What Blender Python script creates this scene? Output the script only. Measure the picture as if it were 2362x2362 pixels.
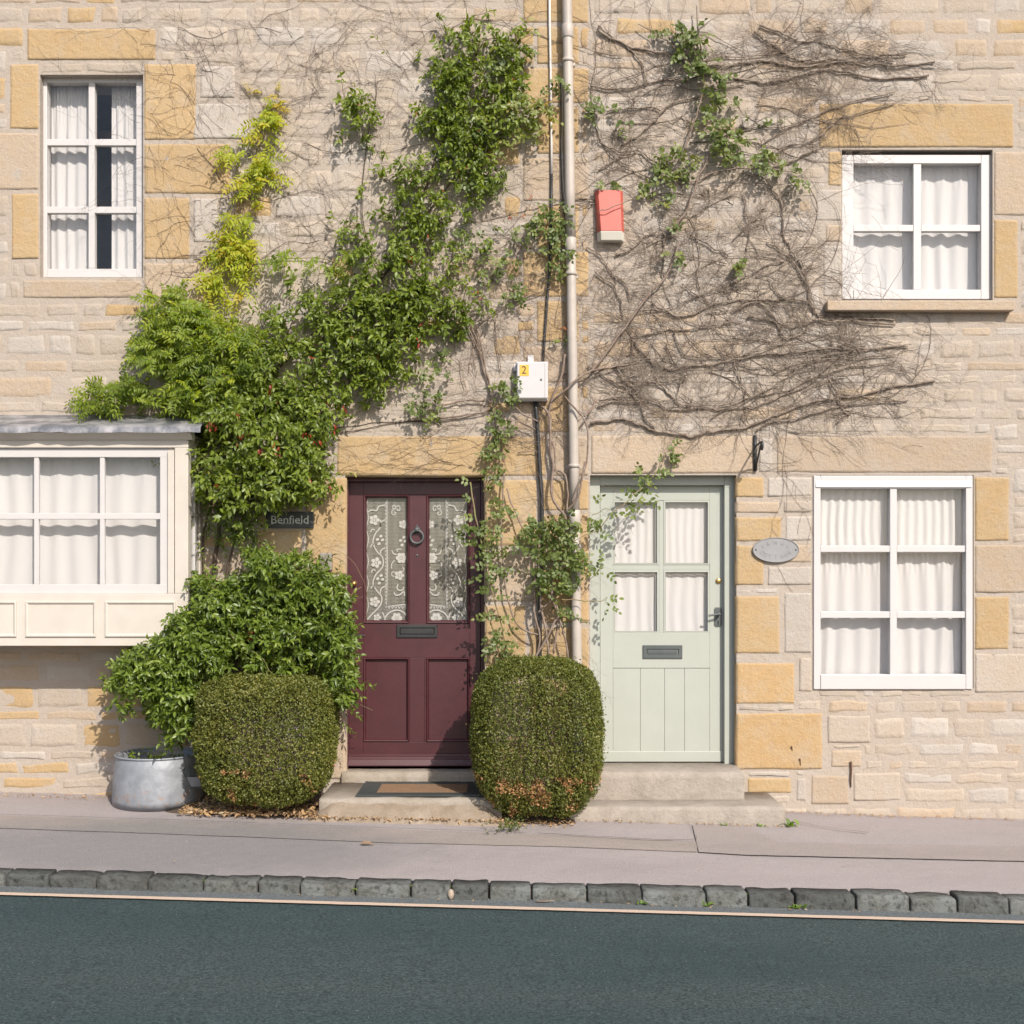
import bpy, bmesh, math, random
import numpy as np
from mathutils import Vector, Matrix, noise

for o in list(bpy.data.objects):
    bpy.data.objects.remove(o, do_unlink=True)
S = bpy.context.scene
C = S.collection
rad = math.radians

# ------------------------------------------------------------------ camera, sky, sun, exposure
DIST, EYE, PPM, CX, HY = 8.0, 1.6, 340.0, 1181.0, 1336.0     # metres to wall, eye height, photo px per metre at the wall
cam = bpy.data.cameras.new('camera')
cam.sensor_width = 36
cam.lens = 36 * DIST / (2362 / PPM)
cam.shift_y = (HY - 1181) / 2362
cam.clip_end = 400
cam_o = bpy.data.objects.new('camera', cam)
C.objects.link(cam_o)
cam_o.location = (0, -DIST, EYE)
cam_o.rotation_euler = (rad(90), 0, 0)
S.camera = cam_o

w = bpy.data.worlds.new('World')
S.world = w
w.use_nodes = True
_t = w.node_tree.nodes.new('ShaderNodeTexSky')
_t.sky_type = 'NISHITA'
_t.sun_disc = False
SUN = Vector((.5, -1, .9)).normalized()
_t.sun_elevation = math.asin(SUN.z)
_t.sun_rotation = rad(180) - math.atan2(SUN.x, -SUN.y)
_t.dust_density = 2.0
w.node_tree.links.new(_t.outputs[0], w.node_tree.nodes['Background'].inputs[0])
w.node_tree.nodes['Background'].inputs[1].default_value = .13
sun = bpy.data.lights.new('sun', 'SUN')
sun.energy = 4.3
sun.angle = rad(.55)
sun.color = (1, .925, .825)
sun_o = bpy.data.objects.new('sun', sun)
C.objects.link(sun_o)
sun_o.location = SUN * 20
sun_o.rotation_euler = (-SUN).to_track_quat('-Z', 'Y').to_euler()
vs = S.view_settings
vs.view_transform = 'Standard'
vs.look = 'None'
vs.exposure = .36
vs.gamma = 1
vs.use_curve_mapping = False

rng = np.random.default_rng(7)
random.seed(7)
R = random.random
U = random.uniform

# ------------------------------------------------------------------ place helpers
def X(sx, e=0.0):
    return (sx - CX) / PPM * (DIST - e) / DIST
def Z(sy, e=0.0):
    return EYE - (sy - HY) / PPM * (DIST - e) / DIST
def P(sx, sy, e=0.0):
    return Vector((X(sx, e), -e, Z(sy, e)))
def D2S(v):
    return v * 2362 / 1932
def lerp_tab(tab, x):
    if x <= tab[0][0]:
        i = 0
    else:
        i = len(tab) - 2
        for k in range(len(tab) - 1):
            if x <= tab[k + 1][0]:
                i = k
                break
    (a, fa), (b, fb) = tab[i], tab[i + 1]
    return fa + (fb - fa) * (x - a) / (b - a)
GW = [(-3.5, .155), (-2.1, .125), (0, .085), (.9, .06), (1.73, .035), (2.1, .012), (3.5, -.03)]
KB, KF = 1.90, 2.03                     # back and front of the kerb, metres out from the wall
def Gk(x): return .037 - .0245 * x
def Gr(x, e): return -.035 - .028 * x + .012 * max(0, min(1, (e - 2.03) / 2.5))
def G(x, e):
    t = max(0, min(1, (e - .3) / (KB - .3)))
    return lerp_tab(GW, x) * (1 - t) + Gk(x) * t
def ground_at(sx, sy):
    lo, hi = 0.0, 1.95
    for _ in range(40):
        m = (lo + hi) / 2
        x = X(sx, m)
        if Z(sy, m) > G(x, m): hi = m
        else: lo = m
    return X(sx, lo), lo

# ------------------------------------------------------------------ materials
def lin(h):
    h = h.lstrip('#')
    v = [int(h[i:i + 2], 16) / 255 for i in (0, 2, 4)]
    return tuple(c / 12.92 if c <= .04045 else ((c + .055) / 1.055) ** 2.4 for c in v)
def c4(c): return (c[0], c[1], c[2], 1)
class Mat:
    def __init__(s, name):
        s.m = bpy.data.materials.new(name)
        s.m.use_nodes = True
        s.nt = s.m.node_tree
        s.N = s.nt.nodes
        s.L = s.nt.links
        s.b = s.N['Principled BSDF']
        s.out = s.N['Material Output']
        s._pos = None
    def pos(s):
        if s._pos is None:
            s._pos = s.N.new('ShaderNodeNewGeometry').outputs['Position']
        return s._pos
    def noise(s, scale, detail=4, rough=.55, stretch=None):
        n = s.N.new('ShaderNodeTexNoise')
        n.inputs['Scale'].default_value = scale
        n.inputs['Detail'].default_value = detail
        n.inputs['Roughness'].default_value = rough
        src = s.pos()
        if stretch:
            mp = s.N.new('ShaderNodeMapping')
            mp.inputs['Scale'].default_value = stretch
            s.L.new(src, mp.inputs[0])
            src = mp.outputs[0]
        s.L.new(src, n.inputs['Vector'])
        return n.outputs['Fac']
    def ramp(s, fac, lo, hi):
        r = s.N.new('ShaderNodeMapRange')
        r.inputs['From Min'].default_value = lo
        r.inputs['From Max'].default_value = hi
        s.L.new(fac, r.inputs['Value'])
        return r.outputs[0]
    def mix(s, fac, a, b, mode='MIX'):
        n = s.N.new('ShaderNodeMix')
        n.data_type = 'RGBA'
        n.blend_type = mode
        for i, v in ((0, fac), (6, a), (7, b)):
            if isinstance(v, bpy.types.NodeSocket): s.L.new(v, n.inputs[i])
            elif i == 0: n.inputs[0].default_value = v
            else: n.inputs[i].default_value = c4(v)
        return n.outputs[2]
    def mul(s, a, k):
        n = s.N.new('ShaderNodeMath')
        n.operation = 'MULTIPLY'
        s.L.new(a, n.inputs[0])
        if isinstance(k, bpy.types.NodeSocket): s.L.new(k, n.inputs[1])
        else: n.inputs[1].default_value = k
        return n.outputs[0]
    def attr(s, name):
        n = s.N.new('ShaderNodeAttribute')
        n.attribute_name = name
        return n.outputs['Fac']
    def objrand(s):
        return s.N.new('ShaderNodeObjectInfo').outputs['Random']
    def bump(s, h, strength, dist=.01, prev=None):
        n = s.N.new('ShaderNodeBump')
        n.inputs['Strength'].default_value = strength
        n.inputs['Distance'].default_value = dist
        s.L.new(h, n.inputs['Height'])
        if prev is not None: s.L.new(prev, n.inputs['Normal'])
        s.L.new(n.outputs[0], s.b.inputs['Normal'])
        return n.outputs[0]
    def color(s, c):
        if isinstance(c, bpy.types.NodeSocket): s.L.new(c, s.b.inputs['Base Color'])
        else: s.b.inputs['Base Color'].default_value = c4(c)
    def set(s, rough=.6, metal=0, spec=.5):
        s.b.inputs['Roughness'].default_value = rough
        s.b.inputs['Metallic'].default_value = metal
        s.b.inputs['Specular IOR Level'].default_value = spec
        return s.m

def stone_mat(name, base, alt, alt2, pits=.5, alt_lo=.5, alt_hi=.62):
    m = Mat(name)
    c = m.mix(m.ramp(m.noise(2.3, 8, .7), alt_lo - .16, alt_hi + .12), base, alt)
    c = m.mix(m.mul(m.ramp(m.noise(7.5, 8, .7), .42, .74), .8), c, alt2)
    dk = tuple(v * .6 for v in base)
    c = m.mix(m.mul(m.ramp(m.noise(4.2, 7, .72), .50, .80), .75), c, (.41, .36, .31))
    c = m.mix(m.mul(m.ramp(m.noise(45, 5, .7, (1, 1, 1.6)), .56, .74), .55 * pits), c, dk)
    c = m.mix(m.mul(m.ramp(m.noise(150, 3, .7), .5, .78), .6 * pits), c, tuple(v * .55 for v in base))
    c = m.mix(m.mul(m.ramp(m.noise(260, 2, .7), .52, .75), .4), c, tuple(min(.62, v * 1.3) for v in base))
    r = m.N.new('ShaderNodeMapRange')
    r.inputs['To Min'].default_value = .93
    r.inputs['To Max'].default_value = 1.05
    m.L.new(m.objrand(), r.inputs['Value'])
    hsv = m.N.new('ShaderNodeHueSaturation')
    m.L.new(r.outputs[0], hsv.inputs['Value'])
    m.L.new(c, hsv.inputs['Color'])
    m.color(hsv.outputs[0])
    b = m.bump(m.noise(26, 9, .72), .8, .014)
    m.bump(m.noise(170, 4, .7), .5, .004, b)
    return m.set(.92, 0, .2)
PALE, WARM, GREYW, OCHRE, DEEP = (.415, .348, .282), (.42, .335, .252), (.43, .385, .345), (.435, .316, .182), (.435, .285, .135)
M = {}
M['mortar'] = stone_mat('lime mortar', (.405, .345, .292), (.425, .376, .332), (.40, .33, .262), .6)
M['pale'] = stone_mat('pale limestone', PALE, GREYW, WARM, .7)
M['white'] = stone_mat('whitened limestone', GREYW, (.45, .41, .37), PALE, .5)
M['tan'] = stone_mat('tan limestone', (.42, .33, .245), (.42, .352, .29), (.42, .31, .20), .7)
M['ochre'] = stone_mat('ochre limestone', OCHRE, (.43, .315, .185), DEEP, .6)
M['deep'] = stone_mat('orange limestone', (.45, .298, .142), (.43, .33, .22), (.42, .26, .11), .6)
M['step'] = stone_mat('worn step stone', (.36, .318, .278), (.32, .28, .24), (.20, .17, .14), 1.0)
M['slab'] = stone_mat('slab stone', (.36, .32, .28), (.31, .265, .21), (.22, .18, .13), .8)

def paint(name, col, rough=.45, chip=None, var=.12, bump=.15, spec=.5):
    m = Mat(name)
    c = m.mix(m.mul(m.ramp(m.noise(6, 5, .6), .35, .7), 1), tuple(v * (1 + var) for v in col), tuple(v * (1 - var) for v in col))
    if chip:
        c = m.mix(m.ramp(m.noise(42, 6, .7), .74, .78), c, chip)
    m.color(c)
    b = m.bump(m.noise(30, 4, .6, (6, 6, 1)), bump, .004)
    m.bump(m.noise(220, 2, .5), bump * .6, .002, b)
    return m.set(rough, 0, spec)
M['maroon'] = paint('maroon gloss paint', (.060, .0165, .021), .42, (.20, .11, .10), .12, .22)
M['sage'] = paint('sage green paint', (.355, .372, .332), .5, None, .03, .12)
M['whitepaint'] = paint('white paint', (.50, .48, .475), .45, None, .02, .1)
M['cream'] = paint('cream paint', (.50, .455, .405), .55, None, .05, .15)
M['pipe'] = paint('cream pipe paint', (.40, .355, .315), .5, (.22, .17, .13), .1, .25)
M['black'] = paint('black iron paint', (.022, .024, .025), .5, (.14, .13, .12), .2, .5)
M['greymetal'] = paint('slate grey metal', (.075, .085, .086), .45, None, .15, .3)
M['plastic_white'] = paint('weathered white plastic', (.50, .48, .49), .4, None, .03, .05)
M['plastic_grey'] = paint('grey plastic', (.24, .215, .185), .5, None, .05, .1)
M['cable_black'] = paint('black cable', (.02, .021, .024), .5, None, .2, .1)
M['cable_white'] = paint('white conduit', (.55, .52, .51), .5, None, .05, .1)
M['bell_red'] = paint('faded red plastic', (.43, .085, .062), .5, (.42, .2, .16), .12, .1)
M['bell_base'] = paint('cream plastic', (.58, .55, .48), .5, None, .04, .1)
M['slate'] = paint('dark slate', (.028, .032, .035), .35, None, .3, .3)
M['letter'] = paint('pale lettering', (.55, .55, .52), .6, None, .1, .1)
M['pewter'] = paint('cast pewter grey', (.25, .248, .255), .45, None, .1, .3)
M['sticker'] = paint('yellow sticker', (.65, .37, .05), .5, None, .03, .05)
M['ink'] = paint('dark ink', (.03, .025, .025), .5, None, .1, .05)
M['rust'] = paint('rusty iron', (.11, .055, .03), .8, None, .3, .6)
M['rubber'] = paint('black rubber', (.035, .042, .042), .7, None, .2, .4)
M['crumb'] = stone_mat('crumbled stone and dirt', (.25, .20, .15), (.18, .13, .09), (.32, .27, .22), 1.0)
M['soil'] = paint('dark soil', (.07, .05, .035), .9, None, .3, 1)
M['dark_hole'] = paint('dark recess', (.008, .008, .008), .8)
M['room'] = paint('room wall', (.22, .21, .19), .9)
def m_brass():
    m = Mat('worn brass'); m.color((.55, .36, .14)); m.bump(m.noise(80), .1, .002); return m.set(.35, .9)
M['brass'] = m_brass()
def m_lead():
    m = Mat('lead sheet'); m.color(m.mix(m.ramp(m.noise(9), .4, .65), (.14, .145, .16), (.34, .33, .34))); m.bump(m.noise(7, 3), .6, .03); return m.set(.5, .35)
M['lead'] = m_lead()
def m_zinc():
    m = Mat('galvanised zinc')
    c = m.mix(m.ramp(m.noise(14, 5), .35, .7), (.30, .315, .345), (.22, .235, .262))
    hgt = m.N.new('ShaderNodeSeparateXYZ'); m.L.new(m.pos(), hgt.inputs[0])
    band = m.ramp(hgt.outputs[2], .27, .20)
    c = m.mix(m.mul(m.ramp(m.noise(17, 6, .7), .55, .68), band), c, (.36, .20, .10))
    m.color(c); m.bump(m.noise(11, 4), .35, .02)
    return m.set(.55, .3)
M['zinc'] = m_zinc()
def m_coir():
    m = Mat('coir ribs'); m.color(m.mix(m.ramp(m.noise(140, 3), .35, .65), (.23, .14, .08), (.15, .09, .055))); m.bump(m.noise(200), .8, .006); return m.set(.95)
M['coir'] = m_coir()
def m_road():
    m = Mat('road asphalt')
    c = m.mix(m.ramp(m.noise(1.1, 5, .6, (.5, 1.6, 1)), .35, .68), (.037, .066, .072), (.062, .094, .097))
    c = m.mix(m.mul(m.ramp(m.noise(.45, 6, .65, (.35, 2.2, 1)), .45, .62), .55), c, (.082, .104, .104))
    c = m.mix(m.mul(m.ramp(m.noise(3.2, 7, .75), .58, .74), .5), c, (.024, .040, .043))
    c = m.mix(m.ramp(m.noise(75, 4, .7), .42, .62), c, (.016, .027, .029))
    c = m.mix(m.mul(m.ramp(m.noise(190, 3, .7), .55, .72), .8), c, (.10, .125, .125))
    c = m.mix(m.ramp(m.noise(130, 1, .5), .765, .78), c, (.42, .44, .43))
    m.color(c)
    b = m.bump(m.noise(95, 5, .7), 1.0, .012)
    m.bump(m.noise(9, 3, .6), .3, .03, b)
    return m.set(.85, 0, .35)
M['road'] = m_road()
def m_gutter():
    m = Mat('gutter asphalt')
    c = m.mix(m.ramp(m.noise(90, 4, .7), .4, .65), (.155, .17, .175), (.075, .085, .088))
    m.color(c); m.bump(m.noise(110, 4, .7), .9, .01)
    return m.set(.9, 0, .3)
M['gutter'] = m_gutter()
def m_pave(name, a, b2, grey_area=True):
    m = Mat(name)
    c = m.mix(m.ramp(m.noise(1.6, 5, .6, (.5, 1.5, 1)), .38, .66), a, b2)
    if grey_area:   # a soft-edged area mixed towards grey at the bay end of the pavement
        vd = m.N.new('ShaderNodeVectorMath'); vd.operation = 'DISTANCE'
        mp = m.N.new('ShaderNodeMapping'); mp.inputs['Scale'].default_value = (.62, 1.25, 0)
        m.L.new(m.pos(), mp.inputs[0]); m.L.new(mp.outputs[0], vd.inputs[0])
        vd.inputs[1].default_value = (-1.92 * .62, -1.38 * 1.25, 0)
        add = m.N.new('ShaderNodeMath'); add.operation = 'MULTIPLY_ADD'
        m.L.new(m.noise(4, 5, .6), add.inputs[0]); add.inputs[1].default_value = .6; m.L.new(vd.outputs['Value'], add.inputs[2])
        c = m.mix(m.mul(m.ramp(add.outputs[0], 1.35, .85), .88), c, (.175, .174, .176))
    c = m.mix(m.mul(m.ramp(m.noise(11, 5, .7), .64, .72), .35), c, tuple(v * .5 for v in a))
    c = m.mix(m.mul(m.ramp(m.noise(160, 4, .75), .45, .66), .75), c, tuple(v * .55 for v in a))
    c = m.mix(m.mul(m.ramp(m.noise(240, 3, .7), .52, .70), .7), c, tuple(min(.6, v * 1.55) for v in a))
    m.color(c)
    b = m.bump(m.noise(170, 4, .7), .7, .006)
    m.bump(m.noise(5, 3, .6), .3, .03, b)
    return m.set(.9, 0, .25)
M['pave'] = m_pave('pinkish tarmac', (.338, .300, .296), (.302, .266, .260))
M['patch'] = m_pave('greyer trench tarmac', (.32, .275, .25), (.27, .235, .21))
M['patch2'] = m_pave('grey trench tarmac', (.315, .275, .262), (.28, .245, .23))
M['crack'] = paint('dirt filled crack', (.09, .075, .06), .95)
def m_kerb():
    m = Mat('kerb granite')
    c = m.mix(m.ramp(m.noise(6, 6, .65), .4, .62), (.150, .160, .155), (.100, .100, .090))
    c = m.mix(m.mul(m.ramp(m.noise(30, 6, .7), .5, .62), .9), c, (.040, .042, .036))
    c = m.mix(m.mul(m.ramp(m.noise(120, 3, .7), .55, .7), .7), c, (.20, .215, .21))
    r = m.N.new('ShaderNodeMapRange'); r.inputs['To Min'].default_value = .7; r.inputs['To Max'].default_value = 1.5
    m.L.new(m.objrand(), r.inputs['Value'])
    hsv = m.N.new('ShaderNodeHueSaturation'); m.L.new(r.outputs[0], hsv.inputs['Value']); m.L.new(c, hsv.inputs['Color'])
    m.color(hsv.outputs[0])
    m.bump(m.noise(24, 9, .75), 1.0, .030)
    return m.set(.85, 0, .3)
M['kerb'] = m_kerb()
def m_line():
    m = Mat('road line paint')
    c = m.mix(m.ramp(m.noise(130, 4, .7), .56, .70), (.52, .40, .31), (.19, .16, .14))
    m.color(c); m.bump(m.noise(120), .6, .006); return m.set(.8)
M['line'] = m_line()
def leafmat(name, stops, trans=.28, rough=.38, tcol=None):
    m = Mat(name)
    a = m.attr('tone')
    cr = m.N.new('ShaderNodeValToRGB')
    el = cr.color_ramp.elements
    el[0].position, el[0].color = stops[0][0], c4(stops[0][1])
    el[1].position, el[1].color = stops[-1][0], c4(stops[-1][1])
    for p_, c_ in stops[1:-1]:
        e_ = el.new(p_); e_.color = c4(c_)
    m.L.new(a, cr.inputs[0])
    c = cr.outputs[0]
    m.color(c)
    m.set(rough, 0, .5)
    tr = m.N.new('ShaderNodeBsdfTranslucent')
    hs = m.N.new('ShaderNodeHueSaturation'); hs.inputs['Saturation'].default_value = 1.15; hs.inputs['Value'].default_value = 1.7
    hs.inputs['Hue'].default_value = .49
    m.L.new(c, hs.inputs['Color']); m.L.new(hs.outputs[0], tr.inputs['Color'])
    ms = m.N.new('ShaderNodeMixShader'); ms.inputs[0].default_value = trans
    m.L.new(m.b.outputs[0], ms.inputs[1]); m.L.new(tr.outputs[0], ms.inputs[2]); m.L.new(ms.outputs[0], m.out.inputs[0])
    return m.m
M['leaf_green'] = leafmat('glossy green leaves', [(0, (.066, .100, .016)), (.45, (.155, .212, .029)), (.8, (.235, .290, .044)), (1, (.32, .32, .07))], .38, .42)
M['leaf_shrub'] = leafmat('glossy shrub leaves', [(0, (.055, .088, .014)), (.45, (.124, .182, .024)), (.8, (.205, .270, .040)), (1, (.28, .30, .06))], .34, .40)
M['leaf_wist'] = leafmat('yellow green leaves', [(0, (.085, .135, .016)), (.35, (.18, .25, .020)), (.7, (.36, .41, .024)), (1, (.45, .37, .04))], .48, .5)
M['leaf_rose'] = leafmat('rose leaves', [(0, (.065, .100, .026)), (.5, (.140, .185, .050)), (.85, (.22, .25, .06)), (.94, (.26, .235, .05)), (1, (.35, .24, .05))], .36, .45)
M['leaf_box'] = leafmat('box leaves', [(0, (.052, .072, .012)), (.5, (.110, .130, .022)), (.8, (.19, .19, .036)), (.9, (.25, .20, .06)), (.93, (.36, .21, .09)), (1, (.42, .22, .095))], .26, .52)
M['leaf_red'] = leafmat('red autumn leaves', [(0, (.20, .02, .012)), (.6, (.33, .045, .02)), (1, (.45, .17, .06))], .35, .4)
M['litter'] = leafmat('dry leaves', [(0, (.20, .13, .08)), (.4, (.38, .25, .14)), (.75, (.45, .29, .13)), (1, (.48, .40, .28))], .2, .7)
M['weed'] = leafmat('weed leaves', [(0, (.07, .14, .02)), (1, (.19, .27, .05))], .3, .5)
def bark(name, a, b2):
    m = Mat(name)
    m.color(m.mix(m.ramp(m.noise(26, 5, .65), .35, .65), a, b2)); m.bump(m.noise(120, 4, .7), .8, .004); return m.set(.9, 0, .2)
M['bark_grey'] = bark('grey brown stems', (.30, .25, .205), (.135, .10, .078))
M['bark_dark'] = bark('dark twigs', (.135, .10, .078), (.075, .054, .04))
M['cane'] = bark('rose canes', (.27, .215, .18), (.18, .125, .095))
M['cane_green'] = bark('green canes', (.20, .22, .09), (.24, .15, .10))
def m_glass():
    m = Mat('window glass')
    tr = m.N.new('ShaderNodeBsdfTransparent'); tr.inputs[0].default_value = (.985, .985, .985, 1)
    gl = m.N.new('ShaderNodeBsdfGlossy'); gl.inputs['Roughness'].default_value = .03
    lw = m.N.new('ShaderNodeLayerWeight'); lw.inputs[0].default_value = .5
    pw = m.N.new('ShaderNodeMath'); pw.operation = 'POWER'; m.L.new(lw.outputs['Facing'], pw.inputs[0]); pw.inputs[1].default_value = 5
    fr = m.N.new('ShaderNodeMath'); fr.operation = 'MULTIPLY_ADD'; m.L.new(pw.outputs[0], fr.inputs[0]); fr.inputs[1].default_value = .9; fr.inputs[2].default_value = .03
    ms = m.N.new('ShaderNodeMixShader')
    m.L.new(fr.outputs[0], ms.inputs[0]); m.L.new(tr.outputs[0], ms.inputs[1]); m.L.new(gl.outputs[0], ms.inputs[2]); m.L.new(ms.outputs[0], m.out.inputs[0])
    return m.m
M['glass'] = m_glass()
def m_cloth(name, col, trans=.25):
    m = Mat(name); m.color(col); m.bump(m.noise(300, 2), .2, .002); m.set(.95, 0, .1)
    t = m.N.new('ShaderNodeBsdfTranslucent'); t.inputs[0].default_value = c4(col)
    ms = m.N.new('ShaderNodeMixShader'); ms.inputs[0].default_value = trans
    m.L.new(m.b.outputs[0], ms.inputs[1]); m.L.new(t.outputs[0], ms.inputs[2]); m.L.new(ms.outputs[0], m.out.inputs[0])
    return m.m
M['curtain'] = m_cloth('white net curtain', (.70, .68, .672))
M['lace'] = m_cloth('white lace thread', (.50, .485, .455), .1)
def m_net():
    m = Mat('fine net')
    sx = m.N.new('ShaderNodeSeparateXYZ'); m.L.new(m.pos(), sx.inputs[0])
    def grid(axis, f):
        k = m.mul(sx.outputs[axis], f)
        s_ = m.N.new('ShaderNodeMath'); s_.operation = 'SINE'; m.L.new(k, s_.inputs[0])
        return m.ramp(s_.outputs[0], -.2, .5)
    mx = m.N.new('ShaderNodeMath'); mx.operation = 'MAXIMUM'
    m.L.new(grid(2, 2 * math.pi / .0095), mx.inputs[0]); m.L.new(m.mul(grid(0, 2 * math.pi / .007), .5), mx.inputs[1])
    m.color((.40, .385, .335)); m.set(.95, 0, .1)
    t = m.N.new('ShaderNodeBsdfTransparent')
    ms = m.N.new('ShaderNodeMixShader')
    m.L.new(m.mul(mx.outputs[0], .72), ms.inputs[0]); m.L.new(t.outputs[0], ms.inputs[1]); m.L.new(m.b.outputs[0], ms.inputs[2]); m.L.new(ms.outputs[0], m.out.inputs[0])
    return m.m
M['net'] = m_net()

# ------------------------------------------------------------------ object helpers
WORLD = {}
def link(o, parent=None, label=None, cat=None, group=None, kind=None):
    C.objects.link(o)
    if parent is not None:
        o.parent = parent
        L = WORLD.get(parent.name)
        if L is not None: o.matrix_parent_inverse = Matrix.Translation(-L)
    if label: o['label'] = label
    if cat: o['category'] = cat
    if group: o['group'] = group
    if kind: o['kind'] = kind
    return o
def thing(name, label, cat, loc, group=None):
    o = bpy.data.objects.new(name, None)
    o.empty_display_size = .1
    o.location = loc
    WORLD[o.name] = Vector(loc)
    return link(o, None, label, cat, group)
class MB:
    def __init__(s): s.v, s.f, s.sm = [], [], []
    def add(s, vs_, fs_, smooth=False):
        o = len(s.v)
        s.v += [tuple(p) for p in vs_]
        s.f += [tuple(i + o for i in f) for f in fs_]
        s.sm += [smooth] * len(fs_)
    def box(s, x0, x1, y0, y1, z0, z1):
        x0, x1 = sorted((x0, x1)); y0, y1 = sorted((y0, y1)); z0, z1 = sorted((z0, z1))
        s.add([(x, y, z) for z in (z0, z1) for y in (y0, y1) for x in (x0, x1)],
              [(0, 2, 3, 1), (4, 5, 7, 6), (0, 1, 5, 4), (2, 6, 7, 3), (0, 4, 6, 2), (1, 3, 7, 5)])
    def pbox(s, sx0, sy0, sx1, sy1, e, thick):
        s.box(X(sx0, e), X(sx1, e), -e, -e + thick, Z(sy1, e), Z(sy0, e))
    def ring(s, x0, x1, z0, z1, prof):       # prof: (inset, y) steps of a mitred frame
        loops = []
        for ins, y in prof:
            loops.append([(x0 + ins, y, z0 + ins), (x1 - ins, y, z0 + ins), (x1 - ins, y, z1 - ins), (x0 + ins, y, z1 - ins)])
        vs_ = [p for l in loops for p in l]
        fs_ = []
        for k in range(len(loops) - 1):
            for i in range(4):
                j = (i + 1) % 4
                fs_.append((k * 4 + i, k * 4 + j, k * 4 + 4 + j, k * 4 + 4 + i))
        s.add(vs_, fs_)
    def tube(s, pts, radii, n=6, cap=True):
        pts = [Vector(p) for p in pts]
        if not hasattr(radii, '__len__'): radii = [radii] * len(pts)
        vs_, fs_ = [], []
        up = Vector((.31, .9, .29)).normalized()
        for i, p in enumerate(pts):
            d = pts[min(i + 1, len(pts) - 1)] - pts[max(i - 1, 0)]
            d = d.normalized() if d.length > 1e-9 else Vector((0, 0, 1))
            a = up - d * up.dot(d)
            a = a.normalized() if a.length > 1e-4 else d.orthogonal().normalized()
            b = d.cross(a)
            for k in range(n):
                t = 2 * math.pi * k / n
                vs_.append(p + (a * math.cos(t) + b * math.sin(t)) * radii[i])
        for i in range(len(pts) - 1):
            for k in range(n):
                fs_.append((i * n + k, i * n + (k + 1) % n, (i + 1) * n + (k + 1) % n, (i + 1) * n + k))
        if cap and n > 3:
            fs_.append(tuple(range(n - 1, -1, -1)))
            fs_.append(tuple((len(pts) - 1) * n + k for k in range(n)))
        s.add(vs_, fs_, True)
    def lathe(s, prof, c, n=24, axis='z', sy=1.0, smooth=True):
        vs_, fs_ = [], []
        for r, h in prof:
            for k in range(n):
                t = 2 * math.pi * k / n
                a, b = r * math.cos(t), r * math.sin(t)
                if axis == 'z': vs_.append((c[0] + a, c[1] + b, c[2] + h))
                else: vs_.append((c[0] + a, c[1] - h, c[2] + b * sy))
        for i in range(len(prof) - 1):
            for k in range(n):
                fs_.append((i * n + k, i * n + (k + 1) % n, (i + 1) * n + (k + 1) % n, (i + 1) * n + k))
        s.add(vs_, fs_, smooth)
    def torus(s, c, r0, r1, n=28, m=8, ax='y', sq=1.0):
        vs_, fs_ = [], []
        for i in range(n):
            t = 2 * math.pi * i / n
            for j in range(m):
                q = 2 * math.pi * j / m
                rr = r0 + r1 * math.cos(q)
                a, b, h = rr * math.cos(t), rr * math.sin(t) * sq, r1 * math.sin(q)
                vs_.append((c[0] + a, c[1] + h, c[2] + b) if ax == 'y' else (c[0] + h, c[1] + a, c[2] + b))
        for i in range(n):
            for j in range(m):
                fs_.append((i * m + j, ((i + 1) % n) * m + j, ((i + 1) % n) * m + (j + 1) % m, i * m + (j + 1) % m))
        s.add(vs_, fs_, True)
    def prism_x(s, prof, x0, x1):            # prof: closed (y, z) outline swept along x
        n = len(prof)
        vs_ = [(x, y, z) for x in (x0, x1) for y, z in prof]
        fs_ = [(i, (i + 1) % n, n + (i + 1) % n, n + i) for i in range(n)] + [tuple(range(n - 1, -1, -1)), tuple(range(n, 2 * n))]
        s.add(vs_, fs_)
    def mesh(s, name, mat, smooth=None):
        me = bpy.data.meshes.new(name)
        me.from_pydata(s.v, [], s.f)
        if any(s.sm) or smooth:
            me.polygons.foreach_set('use_smooth', [True] * len(s.f) if smooth else s.sm)
        if mat: me.materials.append(M[mat] if isinstance(mat, str) else mat)
        me.update()
        return me
    def build(s, name, mat, parent=None, bevel=0, smooth=None, fix=True, **kw):
        me = s.mesh(name, mat, smooth)
        if fix:
            bm = bmesh.new(); bm.from_mesh(me)
            bmesh.ops.recalc_face_normals(bm, faces=bm.faces)
            bm.to_mesh(me); bm.free()
        o = bpy.data.objects.new(name, me)
        if bevel:
            b = o.modifiers.new('edge', 'BEVEL'); b.width = bevel; b.segments = 2; b.limit_method = 'ANGLE'
        return link(o, parent, **kw)
def text_mesh(txt, size, ext=.001, shear=0):
    cu = bpy.data.curves.new('t', 'FONT')
    cu.body = txt; cu.size = size; cu.extrude = ext; cu.align_x = 'CENTER'; cu.align_y = 'CENTER'; cu.resolution_u = 3; cu.shear = shear
    o = bpy.data.objects.new('t', cu)
    C.objects.link(o)
    bpy.context.view_layer.update()
    me = bpy.data.meshes.new_from_object(o.evaluated_get(bpy.context.evaluated_depsgraph_get()))
    bpy.data.objects.remove(o)
    return me

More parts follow.
